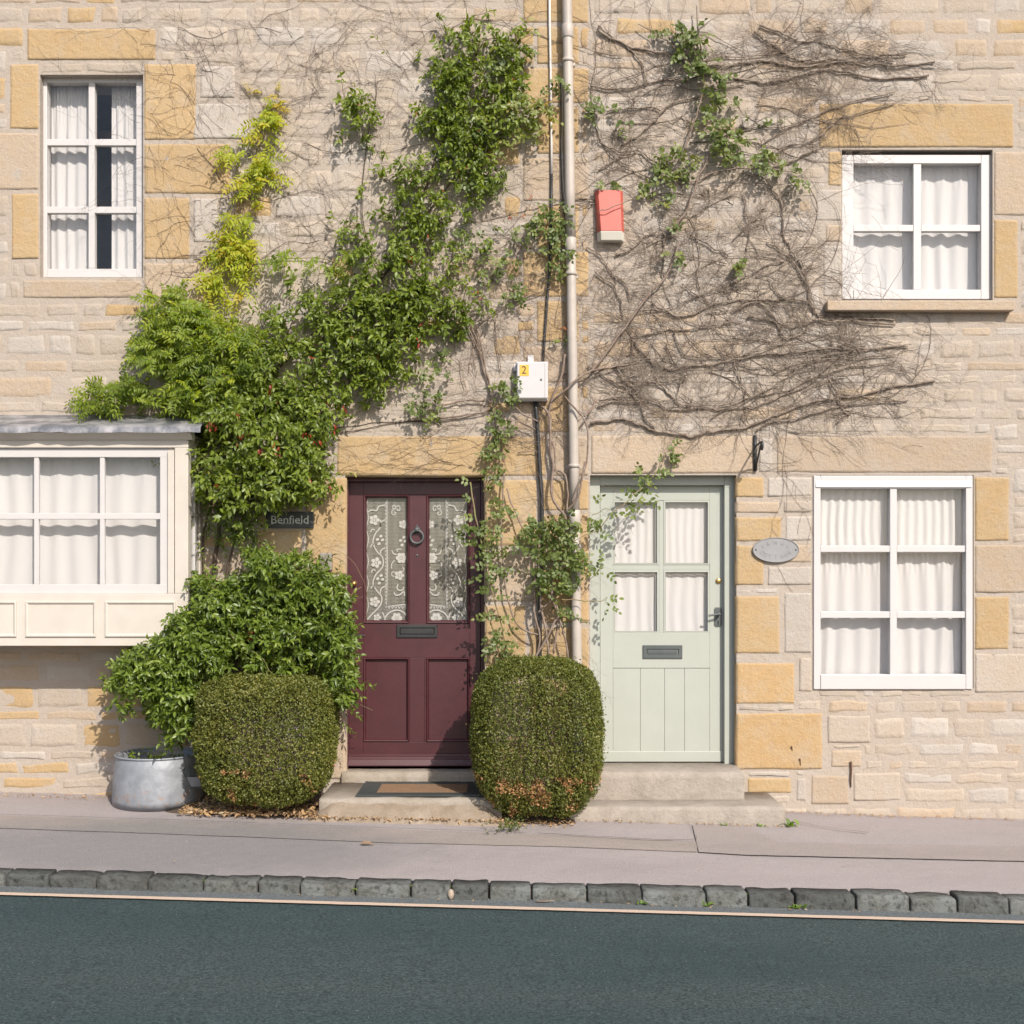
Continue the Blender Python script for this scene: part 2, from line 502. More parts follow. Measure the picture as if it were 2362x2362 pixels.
# ------------------------------------------------------------------ leaves
T_LONG = ([(0, 0, 0), (.30, -.5, .10), (.30, 0, .03), (.30, .5, .10), (.66, -.40, .06), (.66, 0, -.01), (.66, .40, .06), (1, 0, -.16)],
          [(0, 2, 1), (0, 3, 2), (1, 2, 5, 4), (2, 3, 6, 5), (4, 5, 7), (5, 6, 7)])
T_ROUND = ([(0, 0, 0), (.28, -.46, .07), (.28, 0, .0), (.28, .46, .07), (.70, -.44, .05), (.70, 0, -.02), (.70, .44, .05), (1, 0, -.08)], T_LONG[1])
T_TINY = ([(0, 0, 0), (.5, -.5, .12), (.5, .5, .12), (1, 0, -.05)], [(0, 2, 3), (0, 3, 1)])
def norm(a): return a / np.maximum(np.linalg.norm(a, axis=-1, keepdims=True), 1e-9)
class Leaves:
    def __init__(s): s.p, s.d, s.n, s.l, s.t = [], [], [], [], []
    def add(s, p, d, n, l, t):
        s.p.append(np.asarray(p, float).reshape(-1, 3)); s.d.append(np.asarray(d, float).reshape(-1, 3)); s.n.append(np.asarray(n, float).reshape(-1, 3))
        k = len(s.p[-1])
        s.l.append(np.broadcast_to(np.asarray(l, float), (k,)).copy()); s.t.append(np.broadcast_to(np.asarray(t, float), (k,)).copy())
    def arrays(s):
        return tuple(np.concatenate(a) for a in (s.p, s.d, s.n, s.l, s.t))
def frames(d, n):
    d = norm(d)
    n = norm(n - d * (n * d).sum(-1, keepdims=True))
    return d, n, np.cross(d, n)
def leaf_mesh(name, arr, width, tmpl, mat):
    p, d, n, l, t = arr
    d, n, b = frames(d, n)
    tv = np.array(tmpl[0])
    wr = width * rng.uniform(.85, 1.15, len(p))
    V = (p[:, None, :] + d[:, None, :] * (tv[None, :, 0:1] * l[:, None, None]) + b[:, None, :] * (tv[None, :, 1:2] * (l * wr)[:, None, None])
         + n[:, None, :] * (tv[None, :, 2:3] * l[:, None, None] * rng.uniform(.4, 1.8, len(p))[:, None, None]))
    nv = len(tv)
    loops, starts, tot = [], [], []
    base = np.arange(len(p)) * nv
    per = np.concatenate([np.array(f) for f in tmpl[1]])
    cnt = np.array([len(f) for f in tmpl[1]])
    li = (base[:, None] + per[None, :]).ravel()
    lt = np.tile(cnt, len(p))
    ls = np.concatenate([[0], np.cumsum(lt)[:-1]])
    me = bpy.data.meshes.new(name)
    me.vertices.add(len(p) * nv); me.vertices.foreach_set('co', V.ravel())
    me.loops.add(len(li)); me.loops.foreach_set('vertex_index', li.astype(np.int32))
    me.polygons.add(len(lt)); me.polygons.foreach_set('loop_start', ls.astype(np.int32)); me.polygons.foreach_set('loop_total', lt.astype(np.int32))
    me.polygons.foreach_set('use_smooth', np.ones(len(lt), bool))
    at = me.attributes.new('tone', 'FLOAT', 'POINT')
    at.data.foreach_set('value', np.repeat(t, nv).astype(np.float32))
    me.materials.append(M[mat])
    me.update(calc_edges=True)
    return me
def leaf_obj(name, leaves, width, tmpl, mat, parent=None, **kw):
    arr = leaves.arrays() if isinstance(leaves, Leaves) else leaves
    o = bpy.data.objects.new(name, leaf_mesh(name, arr, width, tmpl, mat))
    return link(o, parent, **kw)

# ================================================================== SETTING
def sheet(name, mat, xs, es, zf, parent=None, **kw):
    mb = MB()
    n = len(es)
    mb.add([(x, -e, zf(x, e)) for x in xs for e in es],
           [(i * n + j, (i + 1) * n + j, (i + 1) * n + j + 1, i * n + j + 1) for i in range(len(xs) - 1) for j in range(n - 1)], True)
    return mb.build(name, mat, parent, fix=True, **kw)
fr = lambda a, b, k: [a + (b - a) * i / k for i in range(k + 1)]
g = MB(); g.add([(-150, -150, -1.6), (150, -150, -1.6), (150, 150, -1.6), (-150, 150, -1.6)], [(0, 1, 2, 3)])
g.build('ground', 'patch', kind='structure')
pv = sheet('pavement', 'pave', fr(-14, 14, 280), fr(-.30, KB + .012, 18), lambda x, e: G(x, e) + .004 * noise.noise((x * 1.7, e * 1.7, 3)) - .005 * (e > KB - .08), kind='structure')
rd = sheet('road', 'road', fr(-14, 14, 140), [2.0] + fr(2.22, 3.6, 8) + fr(4, 16, 6), lambda x, e: Gr(x, e), kind='structure')
sheet('gutter', 'gutter', fr(-14, 14, 140), [2.005, 2.06, 2.135], lambda x, e: Gr(x, e) + .004 + .006 * (e < 2.03), kind='structure')
def ribbon(name, mat, pts, wid, off, parent, zf, **kw):
    mb = MB()
    vs_ = []
    for (x, e) in pts:
        wv = wid * (1 + .35 * noise.noise((x * 6, e * 6, 1)))
        for s_ in (-1, 1):
            vs_.append((x, -(e + s_ * wv / 2), zf(x, e + s_ * wv / 2) + off))
    mb.add(vs_, [(2 * i, 2 * i + 2, 2 * i + 3, 2 * i + 1) for i in range(len(pts) - 1)])
    return mb.build(name, mat, parent, **kw)
mb = MB()
xs = fr(-14, 14, 560)
vs_ = []
for x in xs:
    jn = .003 * noise.noise((x * 9, 0, 5)); jf = .003 * noise.noise((x * 9, 4, 5))
    for e in (2.142 + jn, 2.19 + jf): vs_.append((x, -e, Gr(x, e) + .009))
mb.add(vs_, [(2 * i, 2 * i + 2, 2 * i + 3, 2 * i + 1) for i in range(len(xs) - 1)])
mb.build('road_line', 'line', kind='structure')
# tarmac patches and seams in the pavement (traced)
def patch(name, mat, upper, lower, off):
    mb = MB(); n = 40; vs_ = []
    for i in range(n + 1):
        t = i / n
        col = []
        for line in (upper, lower):
            sx = line[0][0] + (line[-1][0] - line[0][0]) * t
            sy = lerp_tab(line, sx)
            x, e = ground_at(sx, sy)
            col.append((x, e + .006 * noise.noise((x * 5, sy, 2))))
        for k in range(5):
            f = k / 4
            x = col[0][0] + (col[1][0] - col[0][0]) * f; e = col[0][1] + (col[1][1] - col[0][1]) * f
            vs_.append((x, -e, G(x, e) + off + .004 * noise.noise((x * 1.7, e * 1.7, 3))))
    mb.add(vs_, [(i * 5 + k, i * 5 + 5 + k, i * 5 + 6 + k, i * 5 + 1 + k) for i in range(n) for k in range(4)], True)
    return mb.build(name, mat, pv)
patch('tarmac_patch', 'patch', [(-60, 1880), (387, 1895), (900, 1914), (1240, 1926), (1608, 1942)], [(-60, 1910), (387, 1925), (900, 1945), (1240, 1953), (1608, 1966)], .004)
patch('tarmac_patch', 'patch2', [(1597, 1905), (1720, 1910), (1790, 1945), (2500, 1958)], [(1612, 1968), (1720, 1975), (1790, 1977), (2500, 1992)], .008)
def crack(pts, wid):
    out = []
    for (a, b) in zip(pts[:-1], pts[1:]):
        for i in range(14):
            t = i / 14
            x, e = ground_at(a[0] + (b[0] - a[0]) * t, a[1] + (b[1] - a[1]) * t)
            out.append((x + .006 * noise.noise((x * 22, e * 9, 8)), e + .008 * noise.noise((x * 14, e * 9, 8))))
    ribbon('crack', 'crack', out, wid, .0125, pv, G)
crack([(-60, 1880), (387, 1895), (640, 1904)], .007)
crack([(640, 1904), (900, 1914), (1240, 1926)], .006)
crack([(1240, 1926), (1500, 1940), (1608, 1942)], .009)
crack([(1594, 1905), (1608, 1942)], .018)
crack([(1735, 1912), (1770, 1945)], .007)
crack([(1840, 1900), (1920, 1915), (2010, 1925)], .009)
# kerb stones
kerb = bpy.data.objects.new('kerb', None); kerb.location = (0, -KB, 0); WORLD['kerb'] = Vector(kerb.location)
link(kerb, None, kind='structure')
def rough_box(name, mat, x0, x1, y0, y1, z0f, z1f, parent, nx=10, amp=.005, rnd=.014, seed=0, **kw):
    """a block with rounded long edges; y0 is the front"""
    prof = [(y1, 0), (y1, 1), (y0 + rnd * 1.6, 1), (y0 + rnd * .5, .985), (y0, .90), (y0 - .003, .5), (y0, 0)]
    mb = MB(); vs_ = []
    xs_ = [x0, x0 + .006] + [x0 + .006 + (x1 - x0 - .012) * i / nx for i in range(1, nx)] + [x1 - .006, x1]
    for i, x in enumerate(xs_):
        end = i in (0, len(xs_) - 1)
        for j, (y, t) in enumerate(prof):
            za, zb = z0f(x), z1f(x)
            z = za + (zb - za) * t
            q = Vector((x * 11 + seed, y * 11, z * 11))
            k = noise.noise(q) * amp
            yy = y + (k if j >= 2 else 0) + (.007 if end and j >= 2 else 0)
            zz = z + (noise.noise(q + Vector((9, 9, 9))) * amp * .8 if t > .6 else 0) - (.006 if end and t > .9 else 0)
            vs_.append((x, yy, zz))
    n = len(prof)
    fs_ = [(i * n + j, i * n + (j + 1) % n, (i + 1) * n + (j + 1) % n, (i + 1) * n + j) for i in range(len(xs_) - 1) for j in range(n)]
    fs_ += [tuple(range(n)), tuple((len(xs_) - 1) * n + k for k in range(n - 1, -1, -1))]
    mb.add(vs_, fs_, True)
    o = mb.build(name, mat, parent, **kw)
    return o
kj = [-600, -470, -365, -240, -110, 10, 110, 222, 340, 466, 594, 692, 818, 947, 1040, 1128, 1226, 1355, 1481, 1628, 1726, 1835, 1975, 2100, 2210, 2330, 2440, 2560, 2690, 2800]
kjx = [X(s_, KF) for s_ in kj]
for i in range(len(kjx) - 1):
    gap = U(.002, .007)
    x0, x1 = kjx[i] + gap, kjx[i + 1] - gap
    dz = U(-.006, .006); dy = U(-.008, .008)
    rough_box('kerb_stone', 'kerb', x0, x1, -KF + dy, -KB + .0, lambda x: Gr(x, 2.03) - .12, lambda x, dz=dz: Gk(x) + .002 + dz, kerb, 12, .009, .007, i * 3.1)
# dark earth packed in the kerb joints
mb = MB()
for i, x in enumerate(kjx):
    mb.box(x - .016, x + .016, -KF + .035, -KB - .002, Gr(x, 2) - .1, Gk(x) - .022)
mb.build('joint_soil', 'soil', kerb, kind='stuff')

# ================================================================== COTTAGES
PX = 1361                                  # where the two fronts meet
cot1 = thing('cottage', 'honey stone cottage with maroon front door, half covered in green climbers', 'cottage', (X(700), .2, .05))
cot2 = thing('cottage', 'pale stone cottage with sage green front door and bare creeper stems', 'cottage', (X(1700), .2, .0))
OPEN1 = [(796, 1097, 1119, 1830), (92, 172, 330, 640), (150, 1015, 452, 1480)]
OPEN2 = [(1361, 1092, 1699, 1800), (1882, 1096, 2246, 1588), (1942, 345, 2290, 692)]
def wall_mesh(name, xa, xb, opens, parent):
    oz = [(X(a), X(c), Z(d), Z(b)) for a, b, c, d in opens]
    gx = sorted(set(np.round(np.concatenate([np.arange(xa, xb, .05), [xb]]), 4)))
    gz = list(np.round(np.arange(-.4, 6.6, .05), 4))
    for a, b, c, d in oz:
        for v, gl in ((a, gx), (b, gx), (c, gz), (d, gz)):
            k = min(range(len(gl)), key=lambda i: abs(gl[i] - v)); gl[k] = v
    mb = MB(); nz = len(gz)
    edge = lambda x, z: any(a - 1e-6 <= x <= b + 1e-6 and c - 1e-6 <= z <= d + 1e-6 for a, b, c, d in oz)
    vs_ = []
    for x in gx:
        for z in gz:
            y = .0010 + .0042 * noise.noise((x * 5, 1, z * 7)) + .0030 * noise.noise((x * 15, 2, z * 17))
            vs_.append((x, .002 if edge(x, z) else y, z))
    fs_ = []
    for i in range(len(gx) - 1):
        for j in range(nz - 1):
            xm, zm = (gx[i] + gx[i + 1]) / 2, (gz[j] + gz[j + 1]) / 2
            if any(a < xm < b and c < zm < d for a, b, c, d in oz): continue
            fs_.append((i * nz + j, (i + 1) * nz + j, (i + 1) * nz + j + 1, i * nz + j + 1))
    mb.add(vs_, fs_, True)
    for a, b, c, d in oz:                       # reveals
        y0, y1 = .002, .34
        for q in ([(a, y0, c), (a, y1, c), (a, y1, d), (a, y0, d)], [(b, y0, c), (b, y0, d), (b, y1, d), (b, y1, c)],
                  [(a, y0, d), (a, y1, d), (b, y1, d), (b, y0, d)], [(a, y0, c), (b, y0, c), (b, y1, c), (a, y1, c)]):
            mb.add(q, [(0, 1, 2, 3)])
    return mb.build(name, 'mortar', parent, fix=False)
XSPLIT = X(PX)
wall1 = wall_mesh('wall', -6.0, XSPLIT, OPEN1, cot1)
wall2 = wall_mesh('wall', XSPLIT, 6.0, OPEN2, cot2)
for t_, op in ((cot1, OPEN1), (cot2, OPEN2)):
    mb = MB()
    for a, b, c, d in op:
        x0, x1, z0, z1 = X(a) - .25, X(c) + .25, Z(d) - .2, Z(b) + .2
        y0, y1 = .34, 1.5
        for q in ([(x0, y0, z0), (x0, y1, z0), (x0, y1, z1), (x0, y0, z1)], [(x1, y0, z0), (x1, y0, z1), (x1, y1, z1), (x1, y1, z0)],
                  [(x0, y0, z1), (x0, y1, z1), (x1, y1, z1), (x1, y0, z1)], [(x0, y0, z0), (x1, y0, z0), (x1, y1, z0), (x0, y1, z0)],
                  [(x0, y1, z0), (x1, y1, z0), (x1, y1, z1), (x0, y1, z1)]):
            mb.add(q, [(0, 1, 2, 3)])
    mb.build('room_interior', 'room', t_, fix=False)
    mb = MB()                                    # outer shell: back, roof line and gable so the front is not a card
    xa, xb = ((-6.0, XSPLIT - .002) if t_ is cot1 else (XSPLIT + .002, 6.0))
    mb.box(xa, xb, 6.0, 6.3, -.4, 6.6)
    mb.box(xa, xb, .0, 6.3, 6.602, 6.75)
    mb.build('roof', 'tan', t_)

def stone_into(mb, x0, x1, z0, z1, proud=.006, rim=.012, rough=.002, skirt=.012, jit=.004, seed=0):
    nx = max(2, min(6, int((x1 - x0) / .07))); nz = max(2, min(5, int((z1 - z0) / .06)))
    wx, wz = x1 - x0, z1 - z0
    def steps(wd, n):
        a_ = min(.2, rim / wd); b_ = min(.32, 2.2 * rim / wd)
        return [0, a_, b_] + [b_ + (1 - 2 * b_) * k / n for k in range(1, n)] + [1 - b_, 1 - a_, 1]
    us, ws = steps(wx, max(1, nx - 2)), steps(wz, max(1, nz - 2))
    vs_ = []
    for i, u in enumerate(us):
        for j, v in enumerate(ws):
            x, z = x0 + u * wx, z0 + v * wz
            ed = i in (0, len(us) - 1) or j in (0, len(ws) - 1)
            q = (x * 8 + seed, seed, z * 8)
            x += jit * noise.noise((x * 9 + seed, 3, z * 9)) * (1 if 0 < i < len(us) - 1 or jit > .005 else .6)
            z += jit * noise.noise((x * 9, 7, z * 9 + seed)) * (1 if 0 < j < len(ws) - 1 or jit > .005 else .6)
            y = skirt if ed else -proud + rough * 2 * noise.noise(q) + rough * noise.noise((q[0] * 3, seed, q[2] * 3))
            vs_.append((x, y, z))
    n = len(ws)
    mb.add(vs_, [(i * n + j, (i + 1) * n + j, (i + 1) * n + j + 1, i * n + j + 1) for i in range(len(us) - 1) for j in range(n - 1)], True)
def stone(rect, mat, parent, name='stone', proud=.006, rim=.007, rough=.0015, skirt=.03, jit=.003, label=None):
    a, b, c, d = rect
    mb = MB()
    stone_into(mb, X(a), X(c), Z(d), Z(b), proud, rim, rough, skirt, jit, U(0, 90))
    return mb.build(name, mat, parent, fix=False, label=label)
DR1 = [((775, 1003, 1262, 1100), 'ochre', 'lintel'), ((702, 1100, 799, 1328), 'ochre', 'stone'), ((690, 1333, 799, 1560), 'tan', 'stone'), ((718, 1565, 799, 1800), 'tan', 'stone'),
       ((590, 1118, 698, 1215), 'tan', 'stone'), ((588, 1219, 698, 1326), 'ochre', 'stone'),
       ((330, 145, 455, 325), 'ochre', 'stone'), ((330, 329, 534, 449), 'ochre', 'stone'), ((330, 453, 440, 600), 'ochre', 'stone'), ((330, 604, 500, 722), 'tan', 'stone'), ((330, 726, 452, 850), 'ochre', 'stone'),
       ((459, 150, 545, 228), 'white', 'stone'), ((443, 236, 578, 323), 'white', 'stone'), ((444, 455, 506, 562), 'white', 'stone'),
       ((1116, 1104, 1240, 1262), 'ochre', 'stone'), ((1244, 1104, 1360, 1180), 'ochre', 'stone'), ((1244, 1184, 1360, 1300), 'ochre', 'stone'), ((1116, 1266, 1240, 1390), 'tan', 'stone'),
       ((1116, 1394, 1215, 1540), 'ochre', 'stone'), ((1244, 1304, 1360, 1440), 'deep', 'stone'), ((1219, 1444, 1360, 1560), 'ochre', 'stone'), ((1116, 1544, 1215, 1690), 'tan', 'stone'), ((1219, 1564, 1360, 1700), 'deep', 'stone'), ((1116, 1694, 1360, 1830), 'ochre', 'stone'),
       ((1266, 1003, 1360, 1100), 'tan', 'stone'),
       ((60, 64, 362, 141), 'ochre', 'lintel'), ((20, 145, 92, 300), 'ochre', 'stone'), ((-10, 304, 92, 440), 'tan', 'stone'), ((24, 444, 92, 600), 'ochre', 'stone'), ((50, 644, 326, 690), 'tan', 'window_sill')]
y_ = 999
alt = 0
while y_ > -80:
    h = U(88, 118)
    DR1.append(((1204 if alt else 1236, y_ - h + 4, 1360 - (22 if not alt else 0), y_), random.choice(['ochre', 'ochre', 'ochre', 'tan']), 'stone'))
    y_ -= h; alt = 1 - alt
DR2 = [((1361, 1002, 1744, 1095), 'tan', 'lintel'), ((1748, 1008, 1785, 1092), 'white', 'stone'), ((1789, 1002, 2290, 1092), 'tan', 'lintel'),
       ((1696, 1098, 1764, 1150), 'ochre', 'stone'), ((1768, 1098, 1875, 1148), 'white', 'stone'), ((1696, 1154, 1800, 1186), 'tan', 'stone'), ((1804, 1152, 1875, 1184), 'pale', 'stone'),
       ((1696, 1190, 1805, 1251), 'ochre', 'stone'), ((1809, 1188, 1875, 1250), 'white', 'stone'), ((1696, 1255, 1764, 1352), 'ochre', 'stone'), ((1768, 1254, 1875, 1300), 'tan', 'stone'), ((1768, 1304, 1875, 1352), 'white', 'stone'),
       ((1696, 1372, 1801, 1510), 'ochre', 'stone'), ((1806, 1364, 1875, 1508), 'white', 'stone'), ((1696, 1527, 1836, 1626), 'deep', 'stone'), ((1841, 1514, 1875, 1598), 'pale', 'stone'),
       ((1696, 1642, 1900, 1777), 'deep', 'stone'), ((1906, 1648, 2010, 1716), 'pale', 'stone'), ((1914, 1728, 1990, 1772), 'tan', 'stone'), ((1722, 1792, 1828, 1832), 'ochre', 'stone'), ((1834, 1792, 1862, 1850), 'white', 'stone'), ((1868, 1786, 1960, 1858), 'tan', 'stone'), ((1966, 1780, 2080, 1850), 'pale', 'stone'),
       ((1886, 236, 2340, 343), 'ochre', 'lintel'), ((1907, 347, 1944, 431), 'ochre', 'stone'), ((1880, 435, 1944, 512), 'white', 'stone'), ((1902, 516, 1944, 560), 'tan', 'stone'), ((1896, 564, 1944, 686), 'white', 'stone'),
       ((2246, 1098, 2330, 1250), 'ochre', 'stone'), ((2246, 1254, 2380, 1370), 'tan', 'stone'), ((2246, 1374, 2330, 1500), 'ochre', 'stone'), ((2246, 1504, 2400, 1600), 'pale', 'stone'),
       ((2290, 347, 2370, 500), 'tan', 'stone'), ((2290, 504, 2350, 690), 'ochre', 'stone')]
for rows, wl in ((DR1, wall1), (DR2, wall2)):
    for rect, mt, nm in rows:
        stone(rect, mt, wl, nm, proud=U(.0022, .0045), rim=.012, jit=.0055, rough=.0018)
# rubble courses between the dressed stones
def rubble(wl, cot, xa, xb, rects, matf):
    ex = [(X(a), X(c), Z(d), Z(b)) for a, b, c, d in rects]
    out = []
    z = -.12
    while z < 6.1:
        h = U(.075, .19)
        bps = sorted({xa, xb} | {v for a, b, c, d in ex if c < z + h and d > z for v in (a, b) if xa < v < xb})
        for p0, p1 in zip(bps[:-1], bps[1:]):
            xm = (p0 + p1) / 2
            iv = [(z, z + h)]
            for a, b, c, d in ex:
                if a < xm < b:
                    nv = []
                    for u, v in iv:
                        if c <= u and d >= v: continue
                        if c > u: nv.append((u, min(v, c)))
                        if d < v: nv.append((max(u, d), v))
                        if False: pass
                    iv = [(u, v) for u, v in nv if v - u > .001]
            for u, v in iv:
                if v - u < .035 or p1 - p0 < .04: continue
                x = p0
                while x < p1 - .03:
                    L = min(U(.13, .46) * (1 if v - u > .07 else .8), p1 - x)
                    if p1 - x - L < .09: L = p1 - x
                    gp = U(.004, .010)
                    if L > .05: out.append((x + gp, x + L - gp, u + gp * .8, v - gp * .8))
                    x += L
        z += h
    def key(r):
        vis = -3.5 < r[0] and r[1] < 3.5 and r[2] > -.05 and r[3] < 5.55
        core = X(387) < r[1] and r[0] < X(1975)
        return -(r[1] - r[0]) * (r[3] - r[2]) * (100 if vis and core else 10 if vis else 1)
    out.sort(key=key)
    nd = len([1 for c_ in wl.children])
    mbs = {}
    for i, r in enumerate(out):
        mt = matf((r[0] + r[1]) / 2, (r[2] + r[3]) / 2)
        pr, ro = U(.0005, .0055), U(.001, .0035)
        if i < 296 - nd:
            mb = MB(); stone_into(mb, *r, proud=pr, rim=.022, rough=ro, jit=.016, seed=U(0, 90))
            mb.build('stone', mt, wl, fix=False)
        else:
            mb = mbs.setdefault(mt, MB()); stone_into(mb, *r, proud=pr, rim=.022, rough=ro, jit=.016, seed=U(0, 90))
    for mt, mb in mbs.items():
        mb.build('rubble', mt, wl, fix=False, kind='stuff')
def mat1(x, z):
    sx, sy = CX + x * PPM, HY - (z - EYE) * PPM
    po = .08
    if sx > 1150: po = .75
    elif sy > 1080: po = .55
    elif sx < 330: po = .4
    r = R()
    return 'ochre' if r < po * .35 else 'tan' if r < po else 'white' if r < po + .16 else 'pale'
def mat2(x, z):
    sx, sy = CX + x * PPM, HY - (z - EYE) * PPM
    po = .14
    if sy < 180: po = .42
    if sx < 1420 and sy < 1000: po = .3
    r = R()
    return 'ochre' if r < po * .08 else 'tan' if r < po else 'white' if r < po + .22 else 'pale'
rubble(wall1, cot1, -4.3, XSPLIT, OPEN1 + [r[0] for r in DR1], mat1)
rubble(wall2, cot2, XSPLIT, 4.3, OPEN2 + [r[0] for r in DR2], mat2)

# ------------------------------------------------------------------ maroon door
def part(mbf, name, mat, parent, bevel=0, **kw):
    mb = MB(); mbf(mb)
    return mb.build(name, mat, parent, bevel, **kw)
EF, EL = -.10, -.14
part(lambda m: (m.pbox(793, 1100, 804, 1772, EF, .09), m.pbox(1109, 1100, 1122, 1772, EF, .09), m.pbox(804, 1094, 1109, 1111, EF, .09)), 'door_frame', 'maroon', cot1, .003)
def leaf_red(m):
    for r in ((804.6, 1112, 838, 1765), (1084, 1112, 1108.4, 1765), (944, 1141, 983, 1438), (944, 1517, 979, 1711)): m.pbox(*r, EL, .045)
    for r in ((838, 1112, 1084, 1141), (838, 1438, 1084, 1517), (838, 1711, 1084, 1765)): m.pbox(*r, EL - .0005, .044)
    m.pbox(979, 1517, 983, 1711, EL, .045)
door1 = part(leaf_red, 'door', 'maroon', cot1, .0025)
def moulding(m, x0, y0, x1, y1, e=EL, wd=.02, hi=.009, deep=.016):
    m.ring(X(x0, e), X(x1, e), Z(y1, e), Z(y0, e), [(0, -e + .002), (.002, -e - hi * .6), (.006, -e - hi), (.010, -e - hi * .8), (.013, -e - .002), (wd, -e + deep), (wd + .002, -e + deep + .004)])
for x0, y0, x1, y1 in ((838, 1141, 944, 1438), (983, 1141, 1084, 1438)):
    part(lambda m: moulding(m, x0, y0, x1, y1, deep=.012), 'moulding', 'maroon', door1, smooth=False)
    part(lambda m: m.pbox(x0 + 3, y0 + 3, x1 - 3, y1 - 3, EL - .018, .004), 'glass_pane', 'glass', door1)
for x0, y0, x1, y1 in ((838, 1517, 944, 1711), (983, 1517, 1084, 1711)):
    part(lambda m: moulding(m, x0, y0, x1, y1, deep=.018), 'moulding', 'maroon', door1)
    part(lambda m: m.pbox(x0 + 2, y0 + 2, x1 - 2, y1 - 2, EL - .017, .012), 'panel', 'maroon', door1)
zt, zb = Z(1737, EL), Z(1765, EL)
part(lambda m: m.prism_x([(.142, zt), (.130, zt - .004), (.128, zt - .022), (.120, zt - .027), (.117, zt - .034), (.108, zt - .040), (.100, zt - .058), (.090, zb + .006), (.092, zb), (.142, zb)], X(805, EL), X(1108, EL)), 'weather_board', 'maroon', door1)
part(lambda m: m.box(X(800), X(1112), .155, .30, Z(1775), Z(1764)), 'door_gap', 'dark_hole', cot1)
def knocker(m):
    c = (X(962, EL), -EL, Z(1238, EL))
    y = -EL
    m.torus((c[0], y - .022, c[2] - .002), .044, .0075)
    z1 = Z(1222, EL)
    m.lathe([(.0, .034), (.010, .033), (.017, .026), (.018, .012), (.022, .0)], (c[0], y, z1), 20, 'y')
    for dx, dz, r in ((-.018, -.003, .008), (.018, -.003, .008), (0, .018, .009)):
        m.lathe([(0, .014), (r * .7, .012), (r, .004), (r, 0)], (c[0] + dx, y, z1 + dz), 12, 'y')
    m.tube([(c[0], y - .006, z1 + .018), (c[0], y - .006, z1 + .040)], [.007, .001], 8)
    m.lathe([(0, .012), (.007, .010), (.008, 0)], (c[0], y, Z(1256, EL)), 12, 'y')
    m.tube([(c[0], y - .005, Z(1256, EL)), (c[0], y - .005, Z(1263, EL))], [.005, .001], 8)
part(knocker, 'door_knocker', 'greymetal', door1)
part(lambda m: m.lathe([(0, .006), (.006, .006), (.008, .003), (.0085, 0)], (X(962, EL), -EL, Z(1281, EL)), 14, 'y'), 'spy_hole', 'greymetal', door1)
def plate(m, x0, y0, x1, y1, e, ins):
    m.ring(X(x0, e), X(x1, e), Z(y1, e), Z(y0, e), [(0, -e), (.001, -e - .008), (.004, -e - .010), (ins - .004, -e - .010), (ins, -e - .003), (ins + .001, -e)])
def letter_plate(parent, x0, y0, x1, y1, e, mat, ins):
    o = part(lambda m: plate(m, x0, y0, x1, y1, e, ins), 'letter_plate', mat, parent)
    p = ins * PPM * .985
    part(lambda m: m.pbox(x0 + p + 1, y0 + p + 1, x1 - p - 1, y1 - p - 1, e + .005, .005), 'flap', mat, o, .002) if False else part(lambda m: m.pbox(x0 + p + 1, y0 + p + 1, x1 - p - 1, y1 - p - 1, e + .005, .005), 'letter_flap', mat, parent, .002)
    return o
letter_plate(door1, 915, 1441, 1009, 1471, EL, 'black', .024)
part(lambda m: m.lathe([(0, .030), (.011, .029), (.016, .020), (.015, .010), (.009, .006), (.019, .003), (.020, 0)], (X(817, EL), -EL, Z(1346, EL)), 20, 'y'), 'door_knob', 'brass', door1)
def handle_red(m):
    z = Z(1466, EL)
    m.box(X(805, EL), X(819, EL), .128, .141, Z(1490, EL), Z(1440, EL))
    m.tube([(X(812, EL), .13, z), (X(812, EL), .085, z), (X(818, EL), .078, z + .002), (X(834, EL), .076, z + .006), (X(845, EL), .080, z + .001)], [.007, .007, .007, .006, .0075], 8)
part(handle_red, 'door_handle', 'black', door1, .002)
# net and lace behind the two lights of the maroon door
EN = -.172
net = thing('lace_curtain', 'white floral lace net curtain behind the two glass panes of the maroon door', 'curtain', (X(960, EN), -EN, Z(1440, EN)))
for x0, x1 in ((834, 947), (980, 1087)):
    def sh(m):
        n = 40
        m.add([(X(x0, EN) + (X(x1, EN) - X(x0, EN)) * i / n, -EN + .0025 * math.sin(i * .9) + (.003), z) for i in range(n + 1) for z in (Z(1440, EN), Z(1136, EN))],
              [(2 * i, 2 * i + 2, 2 * i + 3, 2 * i + 1) for i in range(n)], True)
    part(sh, 'net', 'net', net, fix=False)
def lc(x, y, mir): return P(760 + ((1552 - x) if mir else x) / 3.864, 1080 + y / 3.864, EN + .002)
def flat_strip(m, pts, wd):
    vs_ = []
    for i, p in enumerate(pts):
        d = pts[min(i + 1, len(pts) - 1)] - pts[max(i - 1, 0)]
        nrm = Vector((-d.z, 0, d.x)).normalized()
        k = wd[i] if hasattr(wd, '__len__') else wd
        vs_ += [p + nrm * k, p - nrm * k]
    m.add(vs_, [(2 * i, 2 * i + 1, 2 * i + 3, 2 * i + 2) for i in range(len(pts) - 1)])
def spline(pts, k=6):
    out = []
    for i in range(len(pts) - 1):
        p0, p1, p2, p3 = pts[max(i - 1, 0)], pts[i], pts[i + 1], pts[min(i + 2, len(pts) - 1)]
        for j in range(k):
            t = j / k
            out.append(tuple(.5 * (2 * b + (c - a) * t + (2 * a - 5 * b + 4 * c - d) * t * t + (3 * b - a - 3 * c + d) * t ** 3) for a, b, c, d in zip(p0, p1, p2, p3)))
    out.append(tuple(pts[-1]))
    return out
